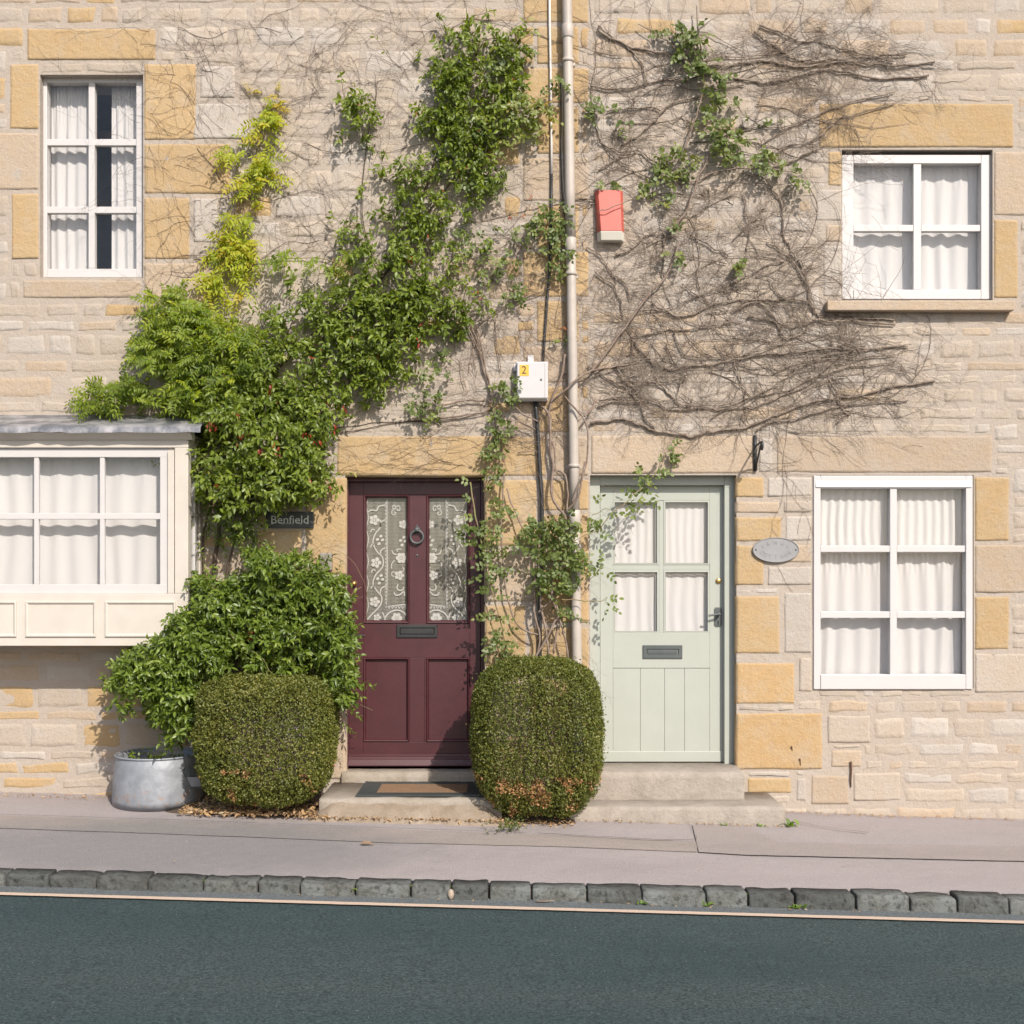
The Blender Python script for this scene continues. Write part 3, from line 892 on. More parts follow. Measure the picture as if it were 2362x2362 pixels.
def disc(m, c, r, n=9, sq=1, rot=0):
    vs_ = [c] + [c + Vector((r * (math.cos(2 * math.pi * k / n) * math.cos(rot) - sq * math.sin(2 * math.pi * k / n) * math.sin(rot)), 0, r * (math.cos(2 * math.pi * k / n) * math.sin(rot) + sq * math.sin(2 * math.pi * k / n) * math.cos(rot)))) for k in range(n)]
    m.add(vs_, [(0, 1 + k, 1 + (k + 1) % n) for k in range(n)])
CR = 1 / 3.864 / PPM * 1.02
for mir in (False, True):
    mb = MB()
    line = lambda pts, wd=5: flat_strip(mb, [lc(x, y, mir) for x, y in spline(pts)], wd * .75 * CR)
    line([(512, 280), (512, 600), (514, 900), (508, 1238)], 6)
    line([(500, 1238), (560, 1228), (640, 1218), (690, 1214)], 6)
    for y in range(300, 1230, 33): line([(512, y), (498, y + 12), (512, y + 24)], 4)
    for x in range(520, 690, 30): line([(x, 1232 - (x - 520) * .1), (x + 10, 1250), (x + 22, 1230)], 4)
    line([(338 + 9 * math.sin(y / 31), y) for y in range(280, 1360, 20)], 4)
    line([(455, 460), (450, 530), (405, 590), (388, 670), (430, 750), (475, 800), (472, 880), (412, 950), (388, 1030), (428, 1100), (466, 1150), (450, 1225), (375, 1305), (336, 1352)], 7)
    line([(340, 390), (380, 372), (418, 378), (440, 340), (500, 328)], 7)
    for y in (470, 720, 1062): line([(452, y + 55), (462, y + 10), (500, y - 12)], 7)
    for cx, cy in ((365, 555), (365, 690), (372, 915), (368, 1060)): line([(cx, cy + 15), (cx + 18, cy - 12), (cx + 40, cy)], 6)
    def flower(cx, cy, r, n=5, rot=0):
        for k in range(n):
            a = 2 * math.pi * k / n + rot
            disc(mb, lc(cx + math.cos(a) * r * .54, cy + math.sin(a) * r * .54, mir) - Vector((0, .0003 * k, 0)), r * .32 * CR)
        disc(mb, lc(cx, cy, mir) - Vector((0, .002, 0)), r * .2 * CR)
    for f in ((400, 462, 56), (415, 842, 56), (402, 1190, 56), (640, 800, 58, 6), (622, 955, 52), (655, 500, 46), (600, 1336, 58, 6), (425, 1330, 42)): flower(*f)
    for cx, cy in ((450, 640), (452, 990), (655, 650)):
        for dx, dy in ((8, -34), (-22, -6), (22, 0), (-8, 34)): disc(mb, lc(cx + dx, cy + dy, mir) - Vector((0, .0004, 0)), 16 * CR, 8, .75, .5)
    line([(560, 345), (575, 330), (590, 345), (578, 365), (560, 352)], 6)
    line([(590, 350), (612, 335), (628, 350), (622, 378), (604, 372), (606, 358)], 5)
    line([(575, 365), (556, 385), (560, 412), (582, 415), (588, 396), (574, 390)], 5)
    line([(600, 770), (570, 760), (556, 730)], 6); line([(610, 745), (600, 722), (640, 722)], 6); line([(580, 820), (556, 850), (552, 895)], 6)
    line([(592, 930), (560, 925), (556, 955), (578, 965)], 5); line([(640, 930), (664, 900), (650, 880)], 5)
    line([(612, 1035), (602, 1060), (612, 1085), (650, 1085), (664, 1060)], 7); line([(575, 1105), (590, 1130), (625, 1128), (662, 1100), (668, 1140)], 7)
    line([(492, 1352), (505, 1318), (545, 1280), (600, 1265), (650, 1278), (682, 1310)], 8); line([(492, 1340), (480, 1300), (470, 1285)], 7)
    mb.build('lace_pattern', 'lace', net, fix=False)

# ------------------------------------------------------------------ sage green door
GF, GL = -.075, -.125
def fr_green(m):
    m.pbox(1358, 1095, 1384, 1769, GF, .09); m.pbox(1671, 1095, 1703, 1769, GF, .09); m.pbox(1384, 1089, 1671, 1119, GF, .09)
part(fr_green, 'door_frame', 'sage', cot2, .004)
def leaf_green(m):
    for r in ((1384.5, 1121, 1414, 1757), (1637, 1121, 1670.5, 1757)): m.pbox(*r, GL, .045)
    for r in ((1414, 1121, 1637, 1154), (1414, 1460, 1637, 1541)): m.pbox(*r, GL, .045)
    m.pbox(1520, 1154, 1531, 1460, GL - .004, .035)
    m.pbox(1414, 1303, 1520, 1315, GL - .004, .035); m.pbox(1531, 1303, 1637, 1315, GL - .004, .035)
door2 = part(leaf_green, 'door', 'sage', cot2, .002)
part(lambda m: m.pbox(1384.5, 1733, 1670.5, 1757.5, GL + .006, .05), 'weather_board', 'sage', door2, .004)
px_ = [1414, 1477, 1533, 1579, 1637]
for a, b in zip(px_[:-1], px_[1:]):
    part(lambda m: m.pbox(a + .3, 1542.0, b - .3, 1733, GL - .0007, .03), 'plank', 'sage', door2, .0012)
for x0, x1 in ((1414, 1520), (1531, 1637)):
    for y0, y1 in ((1154, 1303), (1315, 1460)):
        part(lambda m: moulding(m, x0, y0, x1, y1, GL, .010, .0, .012), 'glazing_bead', 'sage', door2)
        part(lambda m: m.pbox(x0 + 2, y0 + 2, x1 - 2, y1 - 2, GL - .020, .004), 'glass_pane', 'glass', door2)
letter_plate(door2, 1482.5, 1488, 1574, 1519, GL, 'greymetal', .030)
part(lambda m: m.lathe([(0, .010), (.017, .010), (.0195, .006), (.020, 0)], (X(1657, GL), -GL, Z(1340, GL)), 24, 'y'), 'door_lock', 'brass', door2)
def handle_green(m):
    m.pbox(1647.5, 1404, 1665, 1443, GL + .005, .005)
    m.pbox(1649.5, 1401, 1663, 1446, GL + .0045, .0045)
    z = Z(1416, GL)
    m.lathe([(.012, .0), (.012, .02), (.009, .05), (.0, .05)], (X(1657, GL), -GL, z), 14, 'y')
    m.tube([(X(1658, GL), -GL - .045, z + .001), (X(1645, GL), -GL - .050, z - .004), (X(1636, GL), -GL - .052, z - .009), (X(1632, GL), -GL - .053, z - .010)], [.008, .0065, .0065, .009], 10)
part(handle_green, 'door_handle', 'greymetal', door2, .001)
part(lambda m: (m.lathe([(0, .0062), (.0045, .0062), (.0045, .003)], (X(1656.5, GL), -GL, Z(1434, GL)), 10, 'y'), m.pbox(1655.3, 1435, 1657.7, 1442, GL + .0062, .002)), 'keyhole', 'dark_hole', door2)
part(lambda m: m.box(X(1378), X(1676), .16, .34, Z(1764), Z(1757)), 'door_gap', 'dark_hole', cot2)
def pleats(x0, x1, z0, z1, y, amp, folds, seed, nx=90, nz=14, gather=.5):
    mb = MB(); vs_ = []
    for j in range(nz + 1):
        t = j / nz
        for i in range(nx + 1):
            u = i / nx
            ph = u * folds * 2 * math.pi + 1.6 * noise.noise((u * 4 + seed, t * 1.3, 0))
            a = amp * .58 * (.45 + .75 * abs(noise.noise((u * 5 + seed, t * .9, 4)))) * (1 - gather * (t > .93))
            k = amp * .35 * math.sin(u * folds * 6.1 * math.pi) * max(0, (t - .8) / .2)
            vs_.append((x0 + (x1 - x0) * u, y + a * math.sin(ph) + k, z0 + (z1 - z0) * t))
    mb.add(vs_, [(j * (nx + 1) + i, j * (nx + 1) + i + 1, (j + 1) * (nx + 1) + i + 1, (j + 1) * (nx + 1) + i) for j in range(nz) for i in range(nx)], True)
    return mb
e_ = GL - .04
cur = pleats(X(1404, e_), X(1647, e_), Z(1468, e_), Z(1310, e_), -e_, .010, 9, 3.3).build('net_curtain', 'curtain', None, fix=False, label='gathered white net curtain behind the glass of the sage green door', cat='curtain')
pleats(X(1404, e_), X(1647, e_), Z(1312, e_), Z(1150, e_), -e_ + .004, .008, 13, 8.1).build('upper_tier', 'curtain', cur, fix=False)

# ------------------------------------------------------------------ windows
def window(parent, x0, y0, x1, y1, e, cols, rows, fw, mw, bars_e, top=None, name='window'):
    """frame in px at depth e; cols/rows = px positions of glazing bar centres"""
    fl, ft, frr, fb = fw
    o = part(lambda m: (m.pbox(x0, y0, x0 + fl, y1, e, .07), m.pbox(x1 - frr, y0, x1, y1, e, .07), m.pbox(x0 + fl, y0, x1 - frr, y0 + ft, e, .068), m.pbox(x0 + fl, y1 - fb, x1 - frr, y1, e + .006, .075)), name, 'whitepaint', parent, .004)
    part(lambda m: m.pbox(x0 + fl - 2, y0 + ft - 2, x1 - frr + 2, y1 - fb + 2, e - .036, .004), 'glass_pane', 'glass', o)
    for c in cols: part(lambda m: m.pbox(c - mw / 2, y0 + ft, c + mw / 2, y1 - fb, e - .006, .05), 'mullion', 'whitepaint', o, .003)
    edges = [x0 + fl] + [v for c in cols for v in (c - mw / 2, c + mw / 2)] + [x1 - frr]
    for r in rows:
        for a, b in zip(edges[::2], edges[1::2]):
            part(lambda m: m.pbox(a, r - 7.5, b, r + 7.5, e - .010, .04), 'glazing_bar', 'whitepaint', o, .003)
    return o
win = window(cot2, 1877, 1097, 2244, 1590, .012, [2061], [1266, 1418], (16, 30, 16, 34), 16, 0)
# the head of the frame slopes where the casing has slipped
part(lambda m: m.prism_x([(.02, Z(1098)), (-.006, Z(1098)), (-.020, Z(1124)), (.02, Z(1126))], X(1881), X(2240)), 'head_casing', 'whitepaint', win)
c2 = pleats(X(1890), X(2232), Z(1562), Z(1272), .085, .022, 9, 21.0, 140).build('net_curtain', 'curtain', None, fix=False, label='pleated white net curtain inside the ground floor window beside the oval plaque', cat='curtain')
pleats(X(1890), X(2232), Z(1276), Z(1118), .075, .016, 17, 5.0, 140).build('upper_tier', 'curtain', c2, fix=False)
win_u = window(cot2, 1942, 357, 2290, 690, -.03, [2116], [526], (27, 20, 27, 22), 18, 0)
pleats(X(1950), X(2282), Z(690), Z(360), .13, .02, 8, 2.0, 100).build('net_curtain', 'curtain', None, fix=False, label='white net curtain inside the upper floor window', cat='curtain')
part(lambda m: m.box(X(1902), X(2330), -.075, .2, Z(716, .07), Z(694, .07)), 'window_sill', 'tan', cot2, .006)
win_l = window(cot1, 92, 172, 330, 640, -.06, [211], [328, 484], (16, 18, 16, 20), 14, 0)
_cl = pleats(X(96), X(196), Z(640), Z(176), .17, .02, 4, 12.0, 60).build('net_curtain', 'curtain', None, fix=False, label='white net curtain inside the small upstairs window over the bay', cat='curtain')
pleats(X(238), X(326), Z(640), Z(176), .17, .024, 4, 17.0, 60).build('curtain_half', 'curtain', _cl, fix=False)

# ------------------------------------------------------------------ bay window at the left
EB = .35
bz0, bz1 = Z(1490, EB), Z(997, EB)
bx1 = X(434, EB); bx0 = -3.75
bay = part(lambda m: (m.box(bx0, bx1, -EB, .01, bz0, bz0 + .34), m.box(bx0, bx1, -EB, .01, bz1 - .10, bz1),
                      m.box(bx1 - .088, bx1, -EB, -EB + .075, bz0 + .34, bz1 - .10), m.box(bx1 - .135, bx1 - .093, -EB + .002, -EB + .075, bz0 + .34, bz1 - .118), m.box(bx1 - .14, bx1 - .05, -EB + .02, -EB + .07, bz0 + .34, bz1 - .10), m.box(bx1 - .05, bx1, -.055, .01, bz0 + .34, bz1 - .10), m.box(bx0, bx0 + .22, -EB, -EB + .075, bz0 + .34, bz1 - .1)), 'bay_window', 'cream', cot1, .004)
for k in range(3):
    pw_ = (bx1 - bx0 - .1) / 3
    part(lambda m: m.ring(bx0 + .05 + pw_ * k + .03, bx0 + .05 + pw_ * (k + 1) - .03, bz0 + .06, bz0 + .29, [(0, -EB), (.0, -EB - .010), (.008, -EB - .012), (.016, -EB - .006), (.020, -EB - .001)]), 'apron_moulding', 'cream', bay)
part(lambda m: m.ring(bx0 + .02, bx0 + .2, bz0 + .04, bz1 - .12, [(0, -EB), (.0, -EB - .008), (.006, -EB - .010), (.040, -EB - .010), (.045, -EB - .002)]), 'pilaster_moulding', 'cream', bay)
def lead(m):
    n = 26; vs_ = []
    for i in range(n + 1):
        x = bx0 - .06 + (bx1 + .10 - bx0 + .06) * i / n
        wob = .012 * noise.noise((x * 9, 0, 1)); lift = .010 * noise.noise((x * 6, 5, 1))
        for y, z in ((.0, bz1 + .16), (-EB + .06, bz1 + .065), (-EB - .035 + wob, bz1 + .045 + lift), (-EB - .075 + wob, bz1 + .022 + lift), (-EB - .080 + wob, bz1 - .012 + lift + wob)):
            vs_.append((x, y, z))
    m.add(vs_, [(i * 5 + k, (i + 1) * 5 + k, (i + 1) * 5 + k + 1, i * 5 + k + 1) for i in range(n) for k in range(4)], True)
part(lead, 'lead_roof', 'lead', bay)
part(lambda m: m.prism_x([(-EB - .06, bz1 + .012), (-EB - .06, bz1 - .01), (-EB - .03, bz1 - .03), (-EB - .012, bz1 - .05), (-EB + .05, bz1 - .05), (-EB + .05, bz1 + .012)], bx0 - .03, bx1 + .03), 'cornice', 'cream', bay)
part(lambda m: m.box(bx1 - .012, bx1 - .006, -EB + .075, -.055, bz0 + .34, bz1 - .10), 'side_glass', 'glass', bay)
part(lambda m: (m.box(bx1 - .03, bx1 + .004, -.20, -.165, bz0 + .34, bz1 - .10), m.box(bx1 - .03, bx1 + .003, -EB + .076, -.056, bz0 + .85, bz0 + .875)), 'side_bar', 'whitepaint', bay)
sx0, sx1 = bx0 + .225, bx1 - .139
part(lambda m: (m.box(sx0, sx1, -EB + .02, -EB + .06, bz0 + .34, bz0 + .40), m.box(sx0, sx1, -EB + .02, -EB + .06, bz1 - .16, bz1 - .10), m.box(sx1 - .05, sx1, -EB + .021, -EB + .061, bz0 + .34, bz1 - .1), m.box(sx0, sx0 + .05, -EB + .021, -EB + .061, bz0 + .34, bz1 - .1),
                 *[m.box(sx0 + (sx1 - sx0) * k / 3 - .015, sx0 + (sx1 - sx0) * k / 3 + .015, -EB + .025, -EB + .055, bz0 + .40, bz1 - .16) for k in (1, 2)], m.box(sx0, sx1, -EB + .024, -EB + .056, (bz0 + bz1) / 2 + .13, (bz0 + bz1) / 2 + .17)), 'sash', 'whitepaint', bay, .003)
part(lambda m: m.box(sx0, sx1, -EB + .035, -EB + .04, bz0 + .36, bz1 - .12), 'glass_pane', 'glass', bay)
pleats(sx0, sx1 - .02, bz0 + .35, bz1 - .11, -EB + .14, .02, 9, 31.0, 100).build('net_curtain', 'curtain', None, fix=False, label='white net curtain inside the cream bay window', cat='curtain')

# ------------------------------------------------------------------ door steps, mat
def step(name, mat, x0, x1, e, z1, zbot, label, seed, amp=.004, rnd=.016, cat='step', yback=.02):
    o = rough_box(name, mat, x0, x1, -e, yback, lambda x: zbot, lambda x: z1, None, 26, amp, rnd, seed, label=label, cat=cat)
    return o
step('doorstep', 'slab', X(788), X(1114), .035, Z(1774, -.1), -.1, 'rounded stone threshold under the maroon door', 3, .004, .022, yback=.30)
zs = Z(1806, .03)
step('step_slab', 'slab', X(735, .6), X(1158, .6), .60, Z(1842, .6), -.1, 'low cracked stone slab under the doormat', 9, .009, .02)
step('doorstep', 'step', X(1352), X(1717, .27), .274, Z(1781, .274), -.1, 'upper stone step right under the sage green door', 14, .003, .014, yback=.33)
step('doorstep', 'step', X(1313, .52), X(1811, .52), .52, Z(1861, .52), -.15, 'long lower stone step resting on the pavement', 21, .005, .014)
zm = Z(1842, .6) + .003
e0, e1 = .055, .555
mat_t = thing('doormat', 'black rubber doormat with brown ribbed insert at the maroon door', 'doormat', (X(965, .3), -.3, zm))
mx0, mx1 = X(823, .5), X(1120, .5)
def mat_border(m):
    a, b, c, d = mx0, mx1, -e1, -e0
    n = 20
    for (u0, u1, v0, v1) in ((a, b, c, c + .09), (a, b, d - .09, d), (a, a + .12, c + .09, d - .09), (b - .12, b, c + .09, d - .09)):
        m.box(u0, u1, v0, v1, zm, zm + .011)
part(mat_border, 'border', 'rubber', mat_t, .002)
def ribs(m):
    y = -e1 + .094
    while y < -e0 - .1:
        m.prism_x([(y, zm), (y + .003, zm + .012), (y + .011, zm + .012), (y + .014, zm)], mx0 + .122, mx1 - .122); y += .0155
part(ribs, 'coir_insert', 'coir', mat_t)

# ------------------------------------------------------------------ fixings on the wall
dp = thing('drainpipe', 'cream painted round drainpipe running down between the two cottages', 'drainpipe', (X(1330), -.06, .06))
def pipe_x(sy): return 1309 + (1331 - 1309) * (sy - 60) / 1480
def pp(sy, e=.062): return P(pipe_x(sy), sy, e)
pr = 11.6 / PPM
for a, b, r in ((-120, 552, pr), (552, 1180, pr * .985), (1180, 1852, pr)):
    part(lambda m: m.tube([pp(a + (b - a) * k / 6) for k in range(7)], r * .985, 20), 'pipe_length', 'pipe', dp)
for y in (60, 552, 1180):
    part(lambda m: m.tube([pp(y - 3), pp(y), pp(y + 26), pp(y + 29)], [pr * 1.02, pr * 1.16, pr * 1.16, pr * 1.02], 20), 'socket', 'pipe', dp)
for y in (140, 632, 1260, 1075):
    def br(m):
        c = pp(y)
        m.tube([pp(y - 4), pp(y + 4)], pr * 1.12, 20)
        m.box(c.x - .052, c.x + .052, -.006, .0, c.z - .012, c.z + .012); m.box(c.x - .014, c.x + .014, -.05, -.004, c.z - .010, c.z + .010)
    part(br, 'bracket', 'pipe', dp)
def cable(name, mat, pts, r, label, e=.014, n=8, cat='cable'):
    mb = MB(); mb.tube([P(x, y, ee if ee else e) for x, y, ee in [(p + (None,))[:3] for p in pts]], r, n)
    return mb.build(name, mat, None, label=label, cat=cat)
cable('conduit', 'cable_white', [(1267, -120), (1268, 60), (1270, 160), (1271, 250), (1272, 330), (1272.5, 402)], .0085, 'thin white conduit beside the upper drainpipe', .02)
cable('cable', 'cable_black', [(1272.5, 396), (1272, 480), (1270, 560), (1267, 640), (1263, 680), (1259, 740), (1255, 800), (1252, 845)], .009, 'black cable dropping from the white conduit into the meter box', .018)
cable('wire', 'cable_white', [(1296, 180), (1298, 260), (1296, 330), (1298, 400), (1303, 470), (1306, 520)], .003, 'thin loose pale wire hanging beside the drainpipe', .02, 5)
cable('wire', 'cable_black', [(1293, 190), (1294, 280), (1293, 360), (1296, 440), (1302, 500)], .003, 'thin loose dark wire hanging beside the drainpipe', .016, 5)
cable('cable', 'cable_black', [(1234, 925), (1237, 948), (1241, 1000), (1245, 1080), (1250, 1150), (1250, 1220), (1248, 1300), (1246, 1400), (1245, 1520), (1246, 1830)], .0135, 'thick black cable running down from under the meter box', .028, 10)
for y in (1102, 1190):
    pass
# meter box
mt = thing('meter_box', 'white electricity meter box with yellow number 2 sticker', 'meter box', P(1228, 922, .05))
EM = .085
part(lambda m: m.pbox(1191, 834, 1264, 924, EM - .004, .078), 'box_body', 'plastic_white', mt, .006)
md = part(lambda m: m.pbox(1193, 835, 1262, 918, EM + .012, .0155), 'box_door', 'plastic_white', mt, .004)
part(lambda m: m.pbox(1192, 914.5, 1263, 921, EM + .006, .012), 'drip_rail', 'plastic_grey', mt, .003)
part(lambda m: m.pbox(1256.4, 838, 1257.2, 917, EM + .0126, .001), 'door_seam', 'plastic_grey', mt)
for r in ((1217, 819, 1231, 836), (1184.5, 841, 1193, 856), (1186, 903, 1194, 918)):
    part(lambda m: m.pbox(*r, .03, .03), 'fixing_lug', 'plastic_white', mt, .003)
part(lambda m: m.pbox(1198.5, 841.5, 1220, 867, EM + .0138, .0016), 'sticker', 'sticker', mt)
me = text_mesh('2', .075, .0004)
me.transform(Matrix.Translation(P(1208.8, 854.2, EM + .0145)) @ Matrix.Diagonal((.95, 1, 1, 1)) @ Matrix.Rotation(rad(90), 4, 'X'))
me.materials.append(M['ink'])
link(bpy.data.objects.new('number', me), mt)
part(lambda m: m.lathe([(.003, .0145), (.007, .0145), (.008, .012), (.008, 0)], tuple(P(1248, 876.5, EM)), 14, 'y'), 'box_lock', 'greymetal', mt)
# alarm bell box
ab = thing('alarm_box', 'faded red burglar alarm box with cream base on the pale wall', 'alarm box', P(1408, 560, .05))
def bell(m, y0, y1, xl0, xr0, xl1, xr1, e0, e1):
    A, B = Z(y0), Z(y1)
    ch = 7
    def loop(xl, xr, z, e):
        a, b, c, d = X(xl), X(xl + ch), X(xr - ch), X(xr)
        return [(a, -.002, z), (a, -e * .45, z), (b, -e, z), (c, -e, z), (d, -e * .45, z), (d, -.002, z)]
    v = loop(xl0, xr0, A, e0) + loop(xl1, xr1, B, e1)
    m.add(v, [(i, (i + 1) % 6, 6 + (i + 1) % 6, 6 + i) for i in range(6)] + [(5, 4, 3, 2, 1, 0), (6, 7, 8, 9, 10, 11)])
part(lambda m: bell(m, 444, 541, 1371, 1436, 1377, 1438, .050, .088), 'cover', 'bell_red', ab, .003)
part(lambda m: bell(m, 541.4, 561, 1376, 1438.5, 1378, 1438, .090, .070), 'base', 'bell_base', ab, .004)
# Benfield sign
sg = thing('house_sign', 'dark slate house sign reading Benfield between the bushes', 'sign', P(668, 1217, .01))
part(lambda m: m.pbox(613.5, 1180, 723, 1217.5, .022, .022), 'slate_plate', 'slate', sg, .0015)
me = text_mesh('Benfield', .092, .0006)
xs_ = [v.co.x for v in me.vertices]
k = (711 - 625.5) / PPM / (max(xs_) - min(xs_))
me.transform(Matrix.Translation(P(668.3, 1199.5, .0228)) @ Matrix.Rotation(rad(90), 4, 'X') @ Matrix.Diagonal((k, .85, 1, 1)))
me.materials.append(M['letter'])
link(bpy.data.objects.new('lettering', me), sg)
def serifs(m):
    for sx, w_ in ((627, 5), (652, 4.2), (660, 3.4), (667.8, 4.6), (675, 3.6), (693.5, 4.2), (709.5, 4)):
        m.pbox(sx - w_ / 2, 1207.7, sx + w_ / 2, 1208.8, .0232, .001)
part(serifs, 'serif', 'letter', sg)
# oval plaque
ov = thing('oval_plaque', 'oval grey cast metal house name plaque right of the sage green door', 'plaque', P(1788, 1297, .01))
oc = P(1788.5, 1268.5, 0)
A_, B_ = 53.5 / PPM, 29 / PPM
def oval(m):
    n = 56
    prof = [(1.0, 0), (1.0, .013), (.985, .0165), (.955, .0165), (.945, .012), (0, .012)]
    vs_ = []
    for r, h in prof:
        for k in range(n):
            t = 2 * math.pi * k / n
            vs_.append((oc.x + A_ * math.cos(t) * (1 - (1 - r) * .75), -.006 - h, oc.z + B_ * math.sin(t) * (1 - (1 - r) * 1.35 if r > 0 else 0) if r > 0 else oc.z) if r > 0 else (oc.x, -.006 - h, oc.z))
    m.add(vs_, [(i * n + k, i * n + (k + 1) % n, (i + 1) * n + (k + 1) % n, (i + 1) * n + k) for i in range(len(prof) - 1) for k in range(n)], False)
part(oval, 'plate', 'pewter', ov)
mbv = MB()
def arc_text(txt, size, rx, rz, a0, a1, flip):
    for i, ch in enumerate(txt):
        t = a0 + (a1 - a0) * i / (len(txt) - 1)
        me_ = text_mesh(ch, size, .0014)
        c_ = Vector((oc.x + rx * math.cos(t), -.0188, oc.z + rz * math.sin(t)))
        rot = math.atan2(rz * math.cos(t), -rx * math.sin(t)) + (math.pi if flip else 0)
        me_.transform(Matrix.Translation(c_) @ Matrix.Rotation(-rot, 4, 'Y') @ Matrix.Rotation(math.pi, 4, 'Y') @ Matrix.Rotation(rad(90), 4, 'X') if False else Matrix.Translation(c_) @ Matrix.Rotation(-rot + math.pi, 4, 'Y') @ Matrix.Rotation(rad(90), 4, 'X'))
        mbv.add([tuple(v.co) for v in me_.vertices], [tuple(p.vertices) for p in me_.polygons])
        bpy.data.meshes.remove(me_)
arc_text('COTTAGE', .036, A_ * .66, B_ * .56, rad(202), rad(338), True)
arc_text('CKNUL', .034, A_ * .62, B_ * .56, rad(150), rad(34), False)
mbv.build('lettering', 'pewter', ov)
for sx in (1742.5, 1834.5):
    part(lambda m: m.lathe([(0, .0196), (.005, .0190), (.006, .016)], (X(sx), -.001, oc.z), 10, 'y'), 'screw', 'black', ov)
# hanging bracket
hb = thing('wall_bracket', 'black iron hanging basket bracket above the sage green door', 'bracket', P(1742, 1088, .01))
def bar(m):
    m.tube([P(1741.6, 1004, .012), P(1741.8, 1040, .014), P(1742.4, 1086, .012)], [.0125, .0125, .0135], 10)
part(bar, 'back_bar', 'black', hb, smooth=True)
bx_ = X(1742)
def arm(m):
    za, zt_ = Z(1028), Z(1022) - .0
    m.tube([(bx_, -.015, Z(1029)), (bx_, -.21, Z(1027) + .0)], .0065, 8)
    m.tube([(bx_, -.018, Z(1080)), (bx_, -.10, Z(1055)), (bx_, -.19, Z(1032))], .006, 8)
    c = Vector((bx_, -.213, Z(1036)))
    m.tube([c + Vector((.0, -.019 * math.sin(t * .35) - .0, .024 * math.cos(t * .35))) for t in range(0, 12)], [.0085] * 11 + [.012], 8)
part(arm, 'arm', 'black', hb)
# grey box beside the bush, rusty strap and nails
part(lambda m: (m.pbox(737, 1275, 765, 1316, .055, .055), m.lathe([(14 / PPM, .054), (14 / PPM, .0)], tuple(P(751, 1314, 0)), 18, 'y', .8)), 'wall_light', 'plastic_grey', None, .008, label='small grey outdoor box on the wall left of the maroon door', cat='wall box')
mb = MB(); mb.tube([P(1963, 1757, .012), P(1964, 1775, .012), P(1962.5, 1800, .012), P(1963, 1816, .008)], [.008, .006, .0055, .003], 7)
mb.build('iron_strap', 'rust', None, label='rusty iron strap on the lower wall at the far right', cat='iron strap')
for i, (sx, sy, l_, lab) in enumerate(((1826, 1722, 10, 'short rusty nail high in the orange corner stone'), (1845, 1750, 16, 'longer rusty nail low in the orange corner stone'))):
    mb = MB(); mb.tube([P(sx, sy, .014), P(sx + 1, sy + 4, .012), P(sx + 1.5, sy + l_, .008)], [.006, .003, .002], 6)
    mb.build('nail', 'rust', None, label=lab, cat='nail', group='nails in the corner stone')

# ------------------------------------------------------------------ zinc tub
tb = thing('zinc_tub', 'galvanised zinc tub with rusty patches and a wire handle tag', 'tub', (X(360, .22), -.225, .125))
tcx, tcy, tz, tr_ = X(367, .22), -.245, G(-2.2, .25) + .0, .285
th = .325
part(lambda m: m.lathe([(0, .012), (tr_ * .98, .006), (tr_, .0), (tr_ + .003, .05), (tr_ - .002, .17), (tr_ - .012, .26), (tr_ - .018, th - .006), (tr_ - .022, th), (tr_ - .024, th - .02), (tr_ - .012, .2), (0, .2)], (tcx, tcy, tz), 48), 'tub_body', 'zinc', tb)
part(lambda m: m.torus((tcx, tcy, tz + th), tr_ - .016, .0065, 48, 8, 'z') if False else m.tube([(tcx + (tr_ - .016) * math.cos(t * math.pi / 24), tcy + (tr_ - .016) * math.sin(t * math.pi / 24), tz + th) for t in range(49)], .007, 8, False), 'rim', 'zinc', tb)
part(lambda m: m.lathe([(0, .252), (.1, .262), (tr_ - .02, .25)], (tcx, tcy, tz), 30), 'soil', 'soil', tb)
hx = tcx + tr_ * math.cos(-.62); hy = tcy + tr_ * math.sin(-.62)
part(lambda m: m.tube([(hx + .004 + .020 * math.cos(t * math.pi / 12), hy - .008 - .004 * math.sin(t * math.pi / 12), tz + .235 + .036 * math.sin(t * math.pi / 12)) for t in range(25)], .004, 7, False), 'ring_handle', 'greymetal', tb)
def tag_(m):
    c = Vector((hx + .058, hy - .012, tz + .172))
    a, b = Vector((.036, .004, 0)), Vector((-.010, -.014, .032))
    f = [c - a - b * 1.05, c + a - b, c + a + b, c - a + b]
    off = Vector((0, -.003, .0))
    m.add([tuple(p) for p in f] + [tuple(p + off) for p in f], [(0, 3, 2, 1), (4, 5, 6, 7), (0, 1, 5, 4), (1, 2, 6, 5), (2, 3, 7, 6), (3, 0, 4, 7)])
part(tag_, 'label_tag', 'zinc', tb)

